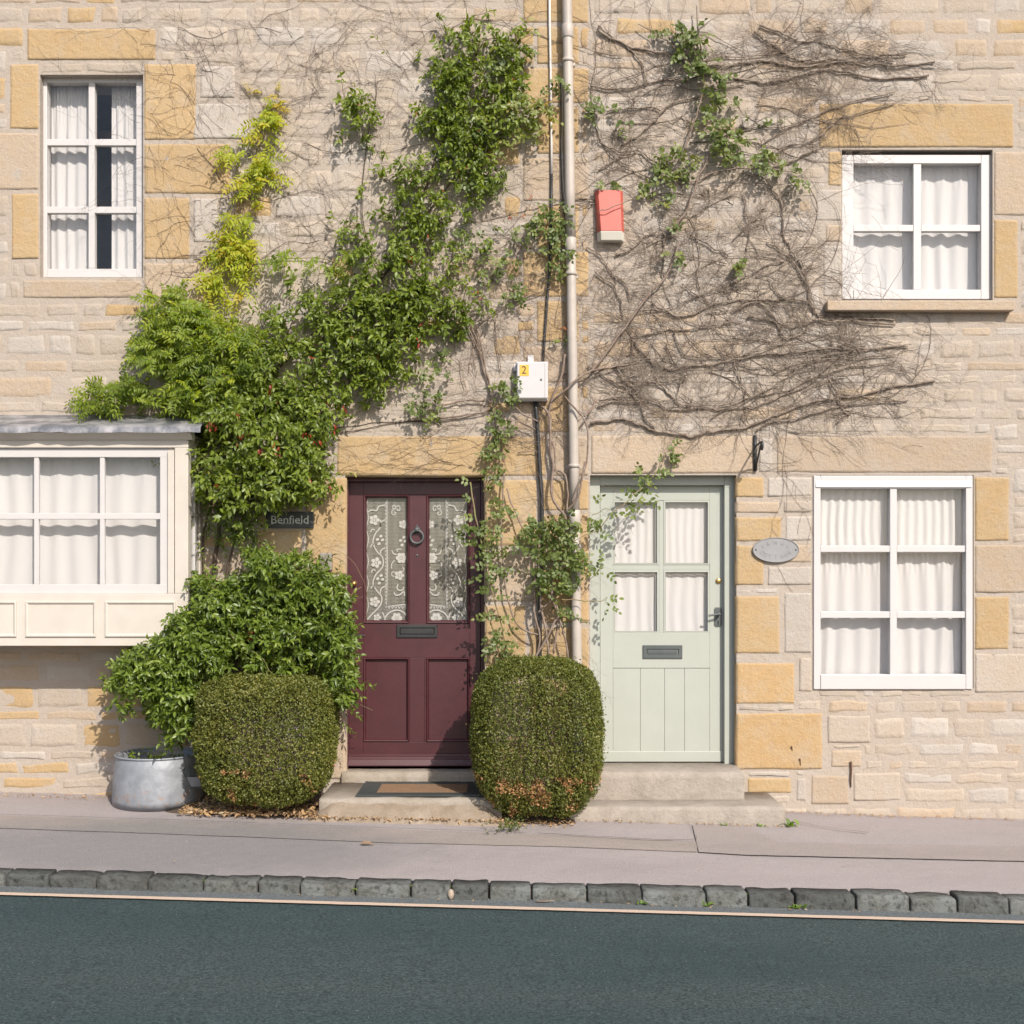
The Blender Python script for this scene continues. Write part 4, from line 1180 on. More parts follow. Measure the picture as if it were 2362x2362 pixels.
# ================================================================== PLANTS
OUT = np.array([0, -1, 0.])
UP = np.array([0, 0, 1.])
def to_world(sx, sy, e):
    e = np.broadcast_to(np.asarray(e, float), np.shape(sx))
    k = (DIST - e) / DIST
    return np.stack([(sx - CX) / PPM * k, -e, EYE - (sy - HY) / PPM * k], -1)
def sample(blobs, n, clump=55, thr=-.15):
    """points inside display-space ellipses (cx, cy, rx, ry, weight) -> photo px, normalised radius"""
    b = np.array([(t + (1,))[:5] if len(t) < 5 else t for t in blobs], float)
    wgt = b[:, 2] * b[:, 3] * b[:, 4]
    idx = rng.choice(len(b), int(n * 1.9), p=wgt / wgt.sum())
    r = np.sqrt(rng.random(len(idx))); a = rng.random(len(idx)) * 2 * np.pi
    x = D2S(b[idx, 0] + b[idx, 2] * r * np.cos(a)); y = D2S(b[idx, 1] + b[idx, 3] * r * np.sin(a))
    keep = np.array([noise.noise((xx / clump, yy / clump, 3.7)) > thr + .25 * (rr > .75) for xx, yy, rr in zip(x, y, r)], bool)
    return x[keep][:n], y[keep][:n], r[keep][:n]
def rnd(n): return rng.normal(size=(n, 3))
def sprigs(L, pos, d, length, n, ll, tone, droop=.3, tipboost=.22, face=(.75, .5, .55)):
    m = len(pos)
    d = norm(d)
    a = norm(np.cross(d, rnd(m))); b = np.cross(d, a)
    ph = rng.random(m) * 6.28
    st = tone + rng.normal(size=m) * .10
    for k in range(n):
        t = (k + .6) / n
        ang = ph + k * 2.4
        side = a * np.cos(ang)[:, None] + b * np.sin(ang)[:, None]
        p = pos + d * (length * t)[:, None] + UP * (-droop * .25 * length * t * t)[:, None]
        ld = norm(d * (.35 + .5 * t) + side * .85 + UP * -droop + rnd(m) * .15)
        nn = OUT * face[0] + UP * face[1] + rnd(m) * face[2]
        L.add(p, ld, nn, ll * rng.uniform(.6, 1.15, m) * (1 - .25 * t), np.clip(st + rng.normal(size=m) * .13 + tipboost * (t - .5), 0, 1))
def twigs_back(mb, pos, d, length, every, r=.0016):
    for i in range(0, len(pos), every):
        p = Vector(pos[i]); dd = Vector(d[i])
        q = p - dd * .10 + Vector((U(-.03, .03), .0, U(-.06, .02))); q.y = min(q.y, -.006)
        mb.tube([q, (p + q) / 2 + Vector((U(-.012, .012), U(-.01, .01), U(-.012, .012))), p, p + dd * float(length[i])], [r * 1.5, r * 1.3, r, r * .5], 3, False)
def stem(mb, pts, r0, r1=None, e=.02, wob=3.0, n=6, k=6, knob=.18):
    """pts in photo px, optional third value = distance from the wall"""
    if r1 is None: r1 = r0 * .75
    q = [tuple(p) + ((e,) if len(p) == 2 else ()) for p in pts]
    q = spline(q, k)
    out, rr = [], []
    sd = U(0, 99)
    for i, (x, y, ee) in enumerate(q):
        t = i / (len(q) - 1)
        x += wob * noise.noise((i * .35, sd, 0)); y += wob * noise.noise((i * .35, sd, 7))
        out.append(P(x, y, max(.004, ee + .004 * noise.noise((i * .3, sd, 3)))))
        rr.append((r0 + (r1 - r0) * t) * (1 + knob * noise.noise((i * .6, sd, 9))))
    mb.tube(out, rr, n)
    return q
def grow(mb, x, y, ang, length, r, e=.008, depth=2, curl=.16, bias=0.0, minr=.0007, kids=.16):
    step = 8.0
    pts, rr = [(x, y, e)], [r]
    n = max(2, int(length / step))
    a = ang; ee = e
    da = U(-.05, .05)
    for i in range(n):
        a += random.gauss(0, curl) + da + bias * math.sin(a)
        x += math.cos(a) * step; y -= math.sin(a) * step
        ee = min(.05, max(.004, ee + random.gauss(0, .0018)))
        pts.append((x, y, ee)); rr.append(max(minr, r * (1 - .75 * (i + 1) / n)))
        if depth > 0 and R() < kids:
            grow(mb, x, y, a + random.choice((-1, 1)) * U(.45, 1.2), length * U(.2, .5), max(minr, rr[-1] * .8), ee, depth - 1, curl * 1.1, bias, minr, kids)
    mb.tube([P(*p) for p in pts], rr, 3, False)
def cr(x0, y0, s):
    return lambda *pts: [(x0 + p[0] / s, y0 + p[1] / s) + tuple(p[2:]) for p in pts]
C2, C3, C5, C6 = cr(900, 50, 3.22), cr(1380, 50, 3.22), cr(900, 600, 3.22), cr(1380, 600, 3.22)
B3 = cr(1080, 1080, 3.864)

# ---- evergreen climber over the honey cottage
TOP = [(890, 85, 60, 45), (960, 75, 45, 40), (850, 145, 50, 50), (925, 155, 60, 55), (815, 205, 45, 35), (880, 225, 60, 40), (790, 330, 42, 55), (840, 290, 45, 55), (895, 285, 32, 50), (912, 340, 30, 28),
       (770, 395, 42, 48), (800, 445, 55, 40, .8), (755, 130, 16, 16, .7), (705, 150, 12, 28), (664, 195, 20, 32, .9), (690, 222, 22, 40), (672, 265, 14, 22), (642, 170, 10, 18, .6), (690, 380, 20, 26, .6), (652, 440, 12, 12, .6), (700, 405, 14, 22, .6)]
TOP += [(865, 110, 70, 60, .5), (940, 205, 90, 70, .5), (900, 300, 60, 55, .4), (845, 395, 60, 50, .4), (760, 330, 40, 60, .3), (985, 120, 36, 60, .5)]
MID = [(830, 590, 70, 60, .45), (800, 500, 90, 55, .4), (870, 560, 50, 50, .35), (580, 620, 70, 70, .4), (720, 640, 90, 80, .35), (690, 470, 80, 40, .4), (560, 700, 90, 60, .4), (700, 500, 55, 42), (760, 480, 55, 36), (650, 540, 55, 45), (720, 560, 75, 45), (600, 560, 40, 42), (555, 540, 16, 34, .5), (680, 605, 75, 45), (780, 540, 55, 45, .9), (840, 560, 50, 38, .7), (850, 505, 45, 36, .6), (620, 645, 75, 55),
       (700, 680, 55, 55), (745, 640, 48, 40), (560, 660, 55, 45), (640, 740, 62, 45), (560, 750, 65, 45), (500, 690, 35, 40, .7), (505, 750, 55, 45), (520, 620, 25, 40, .6), (800, 620, 30, 30, .5), (920, 445, 36, 18, .3)]
OVER = [(430, 785, 42, 40), (480, 825, 85, 55), (560, 830, 58, 48), (615, 805, 34, 36, .8), (420, 880, 55, 48), (500, 890, 78, 48), (580, 890, 42, 36, .9), (430, 935, 48, 38), (505, 935, 55, 26), (388, 910, 26, 36), (605, 915, 22, 14, .6), (640, 905, 14, 8, .5)]
climb = thing('climbing_shrub', 'dark glossy green climber spreading from the bay up to the drainpipe', 'climber', P(470, 1500, .05))
LC = Leaves(); tw = MB()
for bl, n, thick, dr, ll in ((TOP, 800, .15, .45, .058), (MID, 1380, .22, .45, .060), (OVER, 1250, .45, .5, .063)):
    x, y, r = sample(bl, n, 38, -.05)
    x = x + rng.normal(size=len(x)) * 16; y = y + rng.normal(size=len(x)) * 16
    ok = ~((x > 598) & (x < 732) & (y > 1158) & (y < 1235))
    x, y, r = x[ok], y[ok], r[ok]
    m = len(x)
    e = .015 + thick * rng.random(m) * np.sqrt(np.clip(1.05 - r * r, 0, 1))
    pos = to_world(x, y, e)
    d = norm(OUT * rng.uniform(.2, .9, (m, 1)) + rnd(m) * np.array([.7, .1, .6]) + UP * -.12)
    ln = rng.uniform(.05, .11, m)
    sprigs(LC, pos, d, ln, 7, ll, .42, dr)
    twigs_back(tw, pos, d, ln, 3)
# a few long free shoots at the edges
for (sx, sy, dx, dz) in ((735, 1105, .5, .1), (770, 1095, .6, .05), (420, 1085, -.7, .2), (600, 720, -.2, .9), (590, 690, -.35, .8), (895, 130, -.4, .5), (520, 1180, .1, -1), (452, 1150, -.1, -1), (900, 900, .7, .1), (745, 940, .8, -.2)):
    p = P(sx, sy, .16); d = norm(np.array([[dx, -.35, dz]]))
    sprigs(LC, np.array([p]), d, np.array([.20]), 9, .040, .6, .25)
    twigs_back(tw, np.array([p]), d, np.array([.2]), 1)
for pts, r in (([(500, 1560, .05), (492, 1380, .06), (500, 1240, .06), (520, 1100, .06), (560, 950, .05), (640, 850, .04), (760, 740, .04), (880, 640, .03), (960, 520, .03), (1000, 380, .02), (1060, 230, .02), (1110, 90, .02)], .014),
               ([(486, 1560, .08), (478, 1400, .05), (470, 1250, .06), (500, 1080, .1), (470, 960, .08), (440, 820, .05)], .010), ([(512, 1540, .03), (520, 1350, .06), (555, 1210, .09), (600, 1090, .1), (680, 960, .08), (760, 880, .05)], .008),
               ([(880, 640), (840, 520), (840, 380), (870, 220), (862, 170)], .004), ([(960, 520), (1040, 420), (1110, 330), (1130, 250)], .005), ([(640, 850), (690, 700), (740, 640)], .004)):
    one = MB(); stem(one, pts, r, r * .4, .02, 6); one.build('stem', 'bark_dark', climb, fix=False)
tw.build('twigs', 'bark_dark', climb, fix=False, kind='stuff')
leaf_obj('foliage', LC, .42, T_LONG, 'leaf_green', climb, kind='stuff')
LR = Leaves()
C4 = cr(380, 600, 3.22)
for sx, sy in C4((335, 1215), (378, 1210), (590, 1305), (1040, 1270), (1078, 1288), (1122, 1345), (815, 1360), (705, 1432), (822, 1420), (1180, 1682), (1050, 1615), (780, 922), (850, 1062), (1395, 602), (1510, 722), (1615, 690), (1200, 1045), (1355, 1092), (545, 1170), (325, 1600), (390, 1670), (1885, 590), (1825, 1735 - 1800 + 60), (1530, 880), (560, 1320), (1250, 1230)):
    n = 3
    e = .38 if sy > 930 else .18
    p = np.repeat(np.array([P(sx, sy, e)]), n, 0) + rnd(n) * np.array([.012, .02, .015])
    LR.add(p, rnd(n) * .5 + UP * -.9 + OUT * .2, OUT + rnd(n) * .4, rng.uniform(.025, .042, n), rng.random(n) * .8)
x, y, r = sample(TOP + MID, 26)
LR.add(to_world(x, y, .16), rnd(len(x)) + UP * -.5, OUT + rnd(len(x)) * .4, .03, rng.uniform(.3, 1, len(x)))
leaf_obj('red_leaves', LR, .42, T_LONG, 'leaf_red', climb, kind='stuff')

# ---- yellow green wisteria
def pinnate(L, pos, d, rach, pairs, ll, tone, droop=.5, face=(.8, .45, .3), mb=None):
    m = len(pos); d = norm(d)
    nn0 = norm(OUT * face[0] + UP * face[1] + rnd(m) * face[2])
    side = norm(np.cross(d, nn0))
    st = tone + rng.normal(size=m) * .13
    for k in range(pairs + 1):
        t = (k + .7) / (pairs + .7)
        p = pos + d * (rach * t)[:, None] + UP * (-droop * rach * t * t * .5)[:, None]
        dk = norm(d + UP * (-droop * t))
        for s in ((1, -1) if k < pairs else (0,)):
            ld = norm(dk * (.5 if s else 1) + side * .9 * s + rnd(m) * .12 + UP * -.15)
            L.add(p, ld, nn0 + rnd(m) * .28, ll * rng.uniform(.8, 1.1, m) * (1 - .15 * t), np.clip(st + rng.normal(size=m) * .07, 0, 1))
    if mb is not None:
        for i in range(m):
            a = Vector(pos[i]); dd = Vector(d[i]); rr = float(rach[i])
            mb.tube([a, a + dd * rr * .5 + Vector((0, 0, -droop * rr * .125)), a + dd * rr + Vector((0, 0, -droop * rr * .5))], [.0013, .001, .0006], 3, False)
WH = [(500, 235, 16, 26), (490, 265, 26, 18), (462, 275, 36, 20), (440, 292, 18, 14, .6), (500, 318, 20, 26), (472, 348, 28, 20), (455, 410, 36, 22), (480, 402, 16, 14), (430, 462, 34, 26), (462, 474, 26, 30), (420, 512, 44, 24), (412, 545, 42, 24)]
WM = [(340, 585, 26, 34), (330, 630, 26, 44), (385, 620, 50, 32), (430, 640, 52, 26), (360, 680, 50, 44), (470, 655, 30, 26, .8), (400, 722, 62, 40), (340, 740, 34, 44), (460, 705, 40, 32), (415, 765, 50, 24, .7), (545, 491, 30, 7, .5), (590, 490, 30, 8, .5), (620, 505, 22, 14, .6), (520, 485, 20, 7, .5),
      (300, 600, 24, 50), (290, 680, 30, 60), (260, 720, 30, 50), (215, 740, 30, 40), (170, 760, 26, 26, .7), (650, 545, 20, 10, .4), (680, 580, 22, 10, .3)]
wis = thing('wisteria', 'yellow green wisteria climbing the wall above the cream bay window', 'wisteria', P(400, 960, .05))
LW = Leaves(); tw = MB()
for bl, n, thick, tn in ((WH, 190, .07, .68), (WM, 860, .30, .36)):
    x, y, r = sample(bl, n, 40, -.25)
    m = len(x)
    e = .015 + thick * rng.random(m) * np.sqrt(np.clip(1.1 - r * r, 0, 1))
    pos = to_world(x, y, e)
    d = norm(OUT * rng.uniform(.1, .6, (m, 1)) + rnd(m) * np.array([.9, .05, .5]) + UP * -.1)
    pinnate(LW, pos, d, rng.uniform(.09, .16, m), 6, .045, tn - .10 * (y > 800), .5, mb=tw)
x, y, r = sample([(525, 200, 14, 18), (500, 175, 30, 8, .5)], 14, 40, -.9)
pinnate(LW, to_world(x, y, .03), norm(rnd(len(x)) * np.array([.9, .2, .6])), rng.uniform(.06, .09, len(x)), 5, .028, .97, .5, mb=tw)
for pts in ([(390, 960, .06), (420, 820, .03), (470, 700, .02), (520, 560, .02), (560, 450, .02), (600, 330, .02), (640, 240, .02)], [(520, 560), (545, 400), (548, 330)], [(420, 820), (520, 640), (620, 600), (740, 596), (800, 620)], [(330, 950, .06), (360, 800, .04), (400, 700, .03)]):
    one = MB(); stem(one, pts, .006, .002, .02, 5); one.build('stem', 'cane_green', wis, fix=False)
tw.build('twigs', 'cane_green', wis, fix=False, kind='stuff')
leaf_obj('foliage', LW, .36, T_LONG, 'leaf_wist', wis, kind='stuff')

# ---- big leafy shrub beside the maroon door
SH = [(420, 1065, 44, 26), (480, 1072, 56, 38), (560, 1078, 46, 34), (398, 1112, 44, 36), (470, 1130, 90, 56), (570, 1130, 75, 56), (622, 1128, 34, 46), (400, 1190, 85, 56), (500, 1200, 115, 66), (600, 1200, 60, 56), (352, 1195, 34, 55), (340, 1280, 34, 76), (400, 1250, 55, 40), (500, 1255, 90, 24), (635, 1235, 32, 46), (645, 1290, 32, 44), (655, 1335, 22, 34, .8),
      (345, 1360, 30, 30, .8), (300, 1250, 36, 60), (262, 1270, 34, 50), (300, 1340, 30, 40), (225, 1280, 26, 36, .8), (640, 1160, 16, 30, .7), (600, 1062, 18, 14, .5), (660, 1215, 14, 20, .6)]
shr = thing('leafy_shrub', 'big glossy green leafy shrub between the bay window and the maroon door', 'shrub', P(520, 1860, .25))
LS = Leaves(); tw = MB()
SHL = [(345, 1195, 40, 44), (330, 1250, 46, 56), (300, 1290, 50, 60), (385, 1235, 50, 60), (345, 1330, 46, 50), (270, 1280, 40, 60), (235, 1300, 30, 50, .7), (400, 1150, 34, 30, .7), (330, 1390, 30, 24, .6)]
x, y, r = sample(SHL, 620, 60, -.4)
m = len(x)
pos = to_world(x, y, .40 + .20 * rng.random(m) * np.sqrt(np.clip(1.05 - r * r, 0, 1)))
d = norm(OUT * rng.uniform(.3, 1, (m, 1)) + rnd(m) * np.array([.7, .1, .5]) + UP * .15)
ln = rng.uniform(.05, .10, m)
sprigs(LS, pos, d, ln, 7, .060, .42, .45)
x, y, r = sample(SH, 2700, 60, -.35)
m = len(x)
e = .06 + .44 * rng.random(m) ** .8 * np.sqrt(np.clip(1.05 - r * r * .9, 0, 1))
pos = to_world(x, y, e)
d = norm(OUT * rng.uniform(.3, 1, (m, 1)) + rnd(m) * np.array([.7, .1, .5]) + UP * .2)
ln = rng.uniform(.05, .10, m)
sprigs(LS, pos, d, ln, 7, .062, .42, .45)
twigs_back(tw, pos, d, ln, 4)
for (sx, sy, dx, dz) in ((800, 1600, .9, -.05), (815, 1580, .9, .25), (800, 1640, .8, -.2), (790, 1665, .7, -.5), (800, 1570, .8, -.2), (830, 1585, .8, .2), (805, 1450, .5, .2), (800, 1390, .4, .5), (560, 1270, -.1, 1), (470, 1290, -.2, .9), (402, 1420, -.3, .8), (775, 1330, .3, .7)):
    p = P(sx, sy, .22); d = norm(np.array([[dx, -.45, dz]]))
    sprigs(LS, np.array([p]), d, np.array([.13]), 9, .046, .52, .35)
    twigs_back(tw, np.array([p]), d, np.array([.13]), 1)
x, y, r = sample([(440, 990, 46, 46), (470, 1010, 30, 40), (410, 985, 22, 40)], 90, 50, -.6)   # sparse leaves in the hollow above the shrub
m = len(x)
sprigs(LS, to_world(x, y, .03 + .10 * rng.random(m)), norm(OUT * .4 + rnd(m) * np.array([.6, .1, .6])), np.full(m, .09), 6, .042, .3, .4)
for pts, r in (([(560, 1850, .3), (540, 1650, .28), (500, 1450, .25), (470, 1300, .2)], .012), ([(575, 1850, .3), (610, 1650, .28), (690, 1480, .3), (760, 1380, .28)], .010), ([(550, 1850, .32), (500, 1650, .34), (420, 1500, .35), (380, 1420, .3)], .010),
               ([(515, 1450, .46), (560, 1490, .48), (600, 1515, .48), (628, 1555, .46)], .0035), ([(640, 1290, .1), (600, 1240, .05), (660, 1225, .04), (720, 1235, .05), (755, 1270, .05)], .0018), ([(745, 1290, .08), (780, 1235, .09), (805, 1222, .1)], .0015),
               ([(755, 1262, .06), (800, 1285, .05), (838, 1340, .03), (846, 1400, .0), (838, 1440, -.02)], .0015), ([(790, 1410, .1), (820, 1385, .1), (838, 1375, .1)], .0015), ([(700, 1290, .06), (742, 1255, .05), (770, 1248, .05), (800, 1252, .04)], .0015)):
    one = MB(); stem(one, pts, r, r * .5, .02, 4); one.build('stem', 'cane_green', shr, fix=False)
tw.build('twigs', 'cane_green', shr, fix=False, kind='stuff')
leaf_obj('foliage', LS, .40, T_LONG, 'leaf_shrub', shr, kind='stuff')
LR = Leaves()
for sx, sy in ((580, 1458), (574, 1464), (682, 1313), (590, 1300), (785, 1420), (600, 1467)):
    LR.add(np.repeat(np.array([P(sx, sy, .42 if sx < 640 else .2)]), 3, 0) + rnd(3) * .008, rnd(3) * .5 + UP * -.8, OUT + rnd(3) * .4, .036, rng.uniform(.6, 1, 3))
leaf_obj('red_leaves', LR, .42, T_LONG, 'leaf_red', shr, kind='stuff')

# ---- climbing rose by the drainpipe
rose = thing('climbing_rose', 'pale green climbing rose rising along the drainpipe between both doors', 'rose', P(1262, 1880, .1))
cn = MB(); cg = MB()
LRo = Leaves()
for pts, r in ((B3((600, 870, .09), (590, 1100, .1), (590, 1300, .1), (640, 1500, .1), (610, 1700, .1), (620, 1900, .1)), .009), (B3((730, 1060, .1), (780, 1250, .1), (860, 1500, .1), (890, 1700, .1), (880, 1900, .1)), .008),
               (B3((850, 1080, .11), (740, 1180, .12), (620, 1290, .1)), .007), (B3((790, 1340, .12), (680, 1540, .12), (600, 1690, .12)), .009), (B3((320, 40, .05), (310, 250, .05), (290, 500, .06), (300, 700, .06), (315, 900, .06), (335, 1080, .06), (400, 1320, .06), (480, 1430, .07), (620, 1490, .09)), .0075),
               (B3((340, 180, .05), (400, 350, .06), (470, 500, .07), (560, 660, .09)), .006), (B3((760, -40, .06), (742, 200, .07), (785, 330, .07), (870, 470, .09), (800, 800, .1)), .011), (B3((800, 20, .06), (870, 70, .06), (885, 220, .06), (878, 400, .08)), .008),
               (B3((1040, -60, .12), (1000, 190, .13), (955, 290, .12), (890, 370, .11)), .0075), (B3((640, 560, .1), (630, 800, .1), (650, 1200, .1), (700, 1500, .11), (720, 1700, .11)), .010), (B3((690, 700, .09), (740, 1000, .09), (800, 1300, .1), (760, 1650, .1)), .008),
               (C5((1100, 1060, .03), (1180, 1150, .05), (1190, 1320, .06), (1190, 1420, .06), (1215, 1560, .06), (1195, 1660, .06)), .010), (C5((1300, 700, .05), (1270, 860, .05), (1190, 1080, .05), (1180, 1250, .05), (1225, 1430, .06), (1220, 1560, .06)), .009),
               (C5((1190, 1060, .05), (1260, 1000, .10), (1340, 930, .13), (1420, 860, .1), (1500, 820, .06), (1640, 795, .04), (1760, 780, .03)), .0085), (C5((1300, 1010, .12), (1370, 1100, .12), (1440, 1180, .12), (1470, 1290, .12), (1455, 1500, .12), (1420, 1620, .12), (1350, 1800, .11)), .0075),
               (C5((1440, 1160, .12), (1500, 1100, .08), (1525, 1040, .05)), .009), (C5((1480, 830, .05), (1560, 750, .05), (1680, 580, .05), (1800, 420, .05), (1930, 235, .05)), .0085), (C6((400, 230, .05), (490, 140, .05), (560, 0, .05), (600, -130, .05)), .0075),
               (C3((510, 1550, .05), (600, 1480, .06), (660, 1390, .06), (710, 1260, .06), (780, 1080, .06), (900, 880, .06)), .0075), (C3((640, 950, .07), (700, 780, .08), (745, 640, .08), (790, 420, .08), (770, 260, .07), (740, 60, .06), (730, -120, .05)), .0065),
               (C3((780, 1140, .06), (950, 1105, .07), (1100, 1090, .08), (1250, 1088, .08), (1390, 1110, .08), (1500, 1100, .07)), .0045), (C3((800, 440, .06), (690, 330, .07), (560, 190, .06), (420, 80, .05), (300, 20, .04)), .004),
               (C5((380, 1085, .03), (500, 1050, .03), (640, 1042, .03), (750, 1055, .03)), .006), (C5((130, 1190, .02), (380, 1172, .03), (560, 1150, .03), (680, 1130, .03), (780, 1085, .03)), .006), (C5((600, 490, .02), (650, 620, .02), (690, 800, .02), (730, 930, .02), (760, 1080, .03)), .008), (C5((640, 500, .02), (680, 650, .03), (720, 860, .03), (770, 980, .03)), .007),
               (C5((580, 500, .02), (660, 680, .02), (700, 760, .02)), .006), (C5((780, 420, .02), (790, 600, .02), (825, 820, .02)), .004), (C5((760, 1085, .03), (790, 1250, .04), (830, 1420, .05), (845, 1500, .05)), .006), (C5((950, 1430, .02), (1060, 1415, .03), (1120, 1430, .03)), .004),
               (C5((390, 520, .02), (500, 490, .02), (640, 480, .02), (760, 400, .02), (960, 300, .02), (1190, 210, .03)), .0045), (C5((930, 1100, .05), (1000, 1150, .05), (1100, 1200, .05)), .006), (C5((870, 1190, .05), (960, 1200, .05), (1080, 1260, .05)), .005)):
    one = MB(); stem(one, pts, r * .9, r * .75, .04, 2.5, 7); one.build('cane', 'cane', rose, fix=False)
for pts, r in ((B3((20, 130, .10), (60, 420, .11), (100, 600, .11), (150, 850, .11), (190, 1010, .1), (240, 1200, .1), (300, 1430, .09), (345, 1600, .09), (365, 1700, .09)), .0055), (B3((1180, 540, .15), (1260, 420, .16), (1400, 310, .16), (1530, 190, .14), (1640, 70, .10), (1720, -20, .07), (1760, -150, .05)), .0045),
               (B3((880, 740, .14), (960, 640, .15), (1180, 540, .15)), .004), (B3((830, 1170, .13), (1000, 1178, .14), (1110, 1182, .15), (1190, 1185, .15), (1240, 1150, .15)), .004), (B3((1080, 1000, .13), (1150, 920, .14), (1200, 850, .15)), .003), (B3((1100, 420, .13), (1170, 390, .13), (1220, 360, .14), (1290, 380, .14)), .003), (B3((0, 610, .1), (110, 612, .1), (280, 600, .08)), .0025)):
    one = MB(); stem(one, pts, r, r * .5, .08, 3, 6); one.build('green_cane', 'cane_green', rose, fix=False)
# fine rose twigs in the middle of the wall and round the meter box
for bl, n, ln in (([(905, 590, 75, 60), (960, 520, 60, 60), (900, 690, 80, 60), (1010, 600, 50, 80), (1060, 700, 40, 110), (1000, 800, 70, 50), (960, 460, 60, 50), (1050, 860, 30, 80), (1050, 990, 40, 60), (1040, 1180, 30, 60), (880, 800, 120, 30, .5), (990, 880, 60, 60, .4)], 260, (40, 170)),):
    x, y, r = sample(bl, n, 40, -.6)
    for a, b in zip(x, y): grow(cn, a, b, U(0, 6.28), U(*ln), U(.0011, .0024), U(.01, .05), 2, .17)
cn.build('twigs', 'cane', rose, fix=False, kind='stuff')
RO = [((1040, 415, 40, 30), 34, .10), ((1050, 465, 32, 24), 24, .10), ((1000, 432, 18, 18), 10, .08), ((985, 455, 16, 10), 6, .06), ((970, 560, 28, 18), 12, .05), ((805, 768, 26, 28), 24, .07), ((830, 685, 18, 20), 10, .06), ((955, 738, 26, 22), 20, .08), ((940, 800, 16, 28), 16, .07), ((935, 850, 20, 26), 15, .07), ((930, 905, 20, 26), 13, .07), ((945, 960, 26, 22), 12, .09),
      ((905, 1008, 48, 20), 26, .12), ((935, 1050, 30, 30), 20, .12), ((925, 1090, 26, 22), 10, .11), ((1020, 1020, 46, 36), 60, .15), ((1060, 1000, 40, 30), 38, .15), ((1050, 1080, 50, 46), 70, .16), ((1088, 1055, 26, 34), 26, .15), ((1012, 1100, 22, 22), 14, .14), ((1075, 1158, 16, 14), 9, .14), ((1120, 990, 22, 18), 7, .15), ((1118, 1080, 14, 14), 5, .15), ((1150, 1140, 16, 6), 3, .15), ((925, 1180, 22, 26), 10, .09), ((945, 1225, 26, 20), 12, .08), ((966, 722, 6, 8), 3, .1),
      ((985, 200, 55, 28), 46, .13), ((960, 245, 55, 32), 44, .12), ((1020, 215, 26, 22), 18, .12), ((900, 255, 44, 40), 30, .11), ((870, 340, 30, 30), 12, .09), ((912, 350, 28, 20), 18, .09), ((960, 130, 45, 60), 26, .10), ((1060, 160, 14, 18), 8, .13), ((1040, 505, 20, 16), 8, .08), ((880, 460, 60, 24), 20, .06), ((930, 500, 50, 30), 22, .06), ((850, 620, 40, 30), 14, .05), ((1055, 640, 10, 12), 3, .05), ((800, 700, 24, 20), 8, .05), ((1262, 855, 20, 20), 9, .06), ((1218, 905, 18, 20), 8, .13), ((1195, 945, 22, 16), 5, .14)]
for (cx, cy, rx, ry), n, ee in RO:
    m = n
    rr, a = np.sqrt(rng.random(m)), rng.random(m) * 6.28
    pos = to_world(D2S(cx + rx * rr * np.cos(a)), D2S(cy + ry * rr * np.sin(a)), ee * rng.uniform(.45, 1.15, m) + .01)
    yel = .72 if 175 < cy < 260 and cx > 930 else .42
    pinnate(LRo, pos, norm(rnd(m) * np.array([.9, .3, .6]) + OUT * .3), rng.uniform(.045, .075, m), 2, .036, yel, .3, (.85, .4, .5), mb=cg if False else None)
# leaves set along the spray canes in front of the maroon door and across the sage door
for (sx, sy, ee, dx, dz) in [(1080 + a / 3.864, 1080 + b / 3.864, .12, c, d_) for a, b, c, d_ in ((20, 130, -.9, .3), (30, 300, -.2, .2), (60, 440, -.8, .1), (90, 570, .8, .2), (100, 640, -.9, -.2), (130, 740, -.7, -.3), (160, 880, -.9, .1), (170, 900, .9, .1), (210, 1080, -.9, 0), (230, 1150, .8, .1), (250, 1290, -.7, -.3), (280, 1360, .8, .2), (330, 1480, .6, .4), (350, 1580, -.8, .2), (360, 1660, .2, .9),
                        (1250, 440, .6, .3), (1160, 580, .7, -.2), (1400, 330, .5, -.6), (1480, 240, -.6, .3), (1560, 190, .8, -.3), (1600, 120, -.8, .3), (1660, 60, .8, .2), (1600, 270, .6, -.4), (1700, 0, .7, -.3), (1200, 850, -.2, .8), (1230, 920, .5, -.5), (1240, 1160, .8, .1), (1110, 300, .4, .3), (1340, 390, .6, -.2))]:
    pinnate(LRo, np.array([P(sx, sy, ee)]), norm(np.array([[dx, -.25, dz]])), np.array([.08]), 2, .041, .5, .2, (.9, .35, .35))
arr = LRo.arrays()
order = np.argsort(-(arr[3] * (1 + 2.0 * (arr[0][:, 2] < 3.3)) * (DIST / (DIST + arr[0][:, 1]))))
big, rest = order[:290], order[290:]
leaf_obj('small_leaves', tuple(a[rest] for a in arr), .66, T_ROUND, 'leaf_rose', rose, kind='stuff')
proto = []
for k in range(8):
    one = (np.zeros((1, 3)), np.array([[1., 0, 0]]), np.array([[0, 0, 1.]]), np.ones(1), np.array([.14 + .1 * k]))
    proto.append(leaf_mesh('leaf', one, .66, T_ROUND, 'leaf_rose'))
dd, nn, bb = frames(arr[1], arr[2])
for i in big:
    o = bpy.data.objects.new('leaf', proto[int(np.clip((arr[4][i] - .1) / .1, 0, 7))])
    l = arr[3][i]
    mt_ = Matrix(((dd[i][0], bb[i][0], nn[i][0], 0), (dd[i][1], bb[i][1], nn[i][1], 0), (dd[i][2], bb[i][2], nn[i][2], 0), (0, 0, 0, 1)))
    # leaf_mesh builds the prototype with its width axis along d x n
    link(o, rose)
    o.matrix_basis = Matrix.Translation(arr[0][i]) @ mt_ @ Matrix.Rotation(rad(0), 4, 'X') @ Matrix.Diagonal((l, -l, l, 1))
LH = Leaves()   # a few dry petals and hips
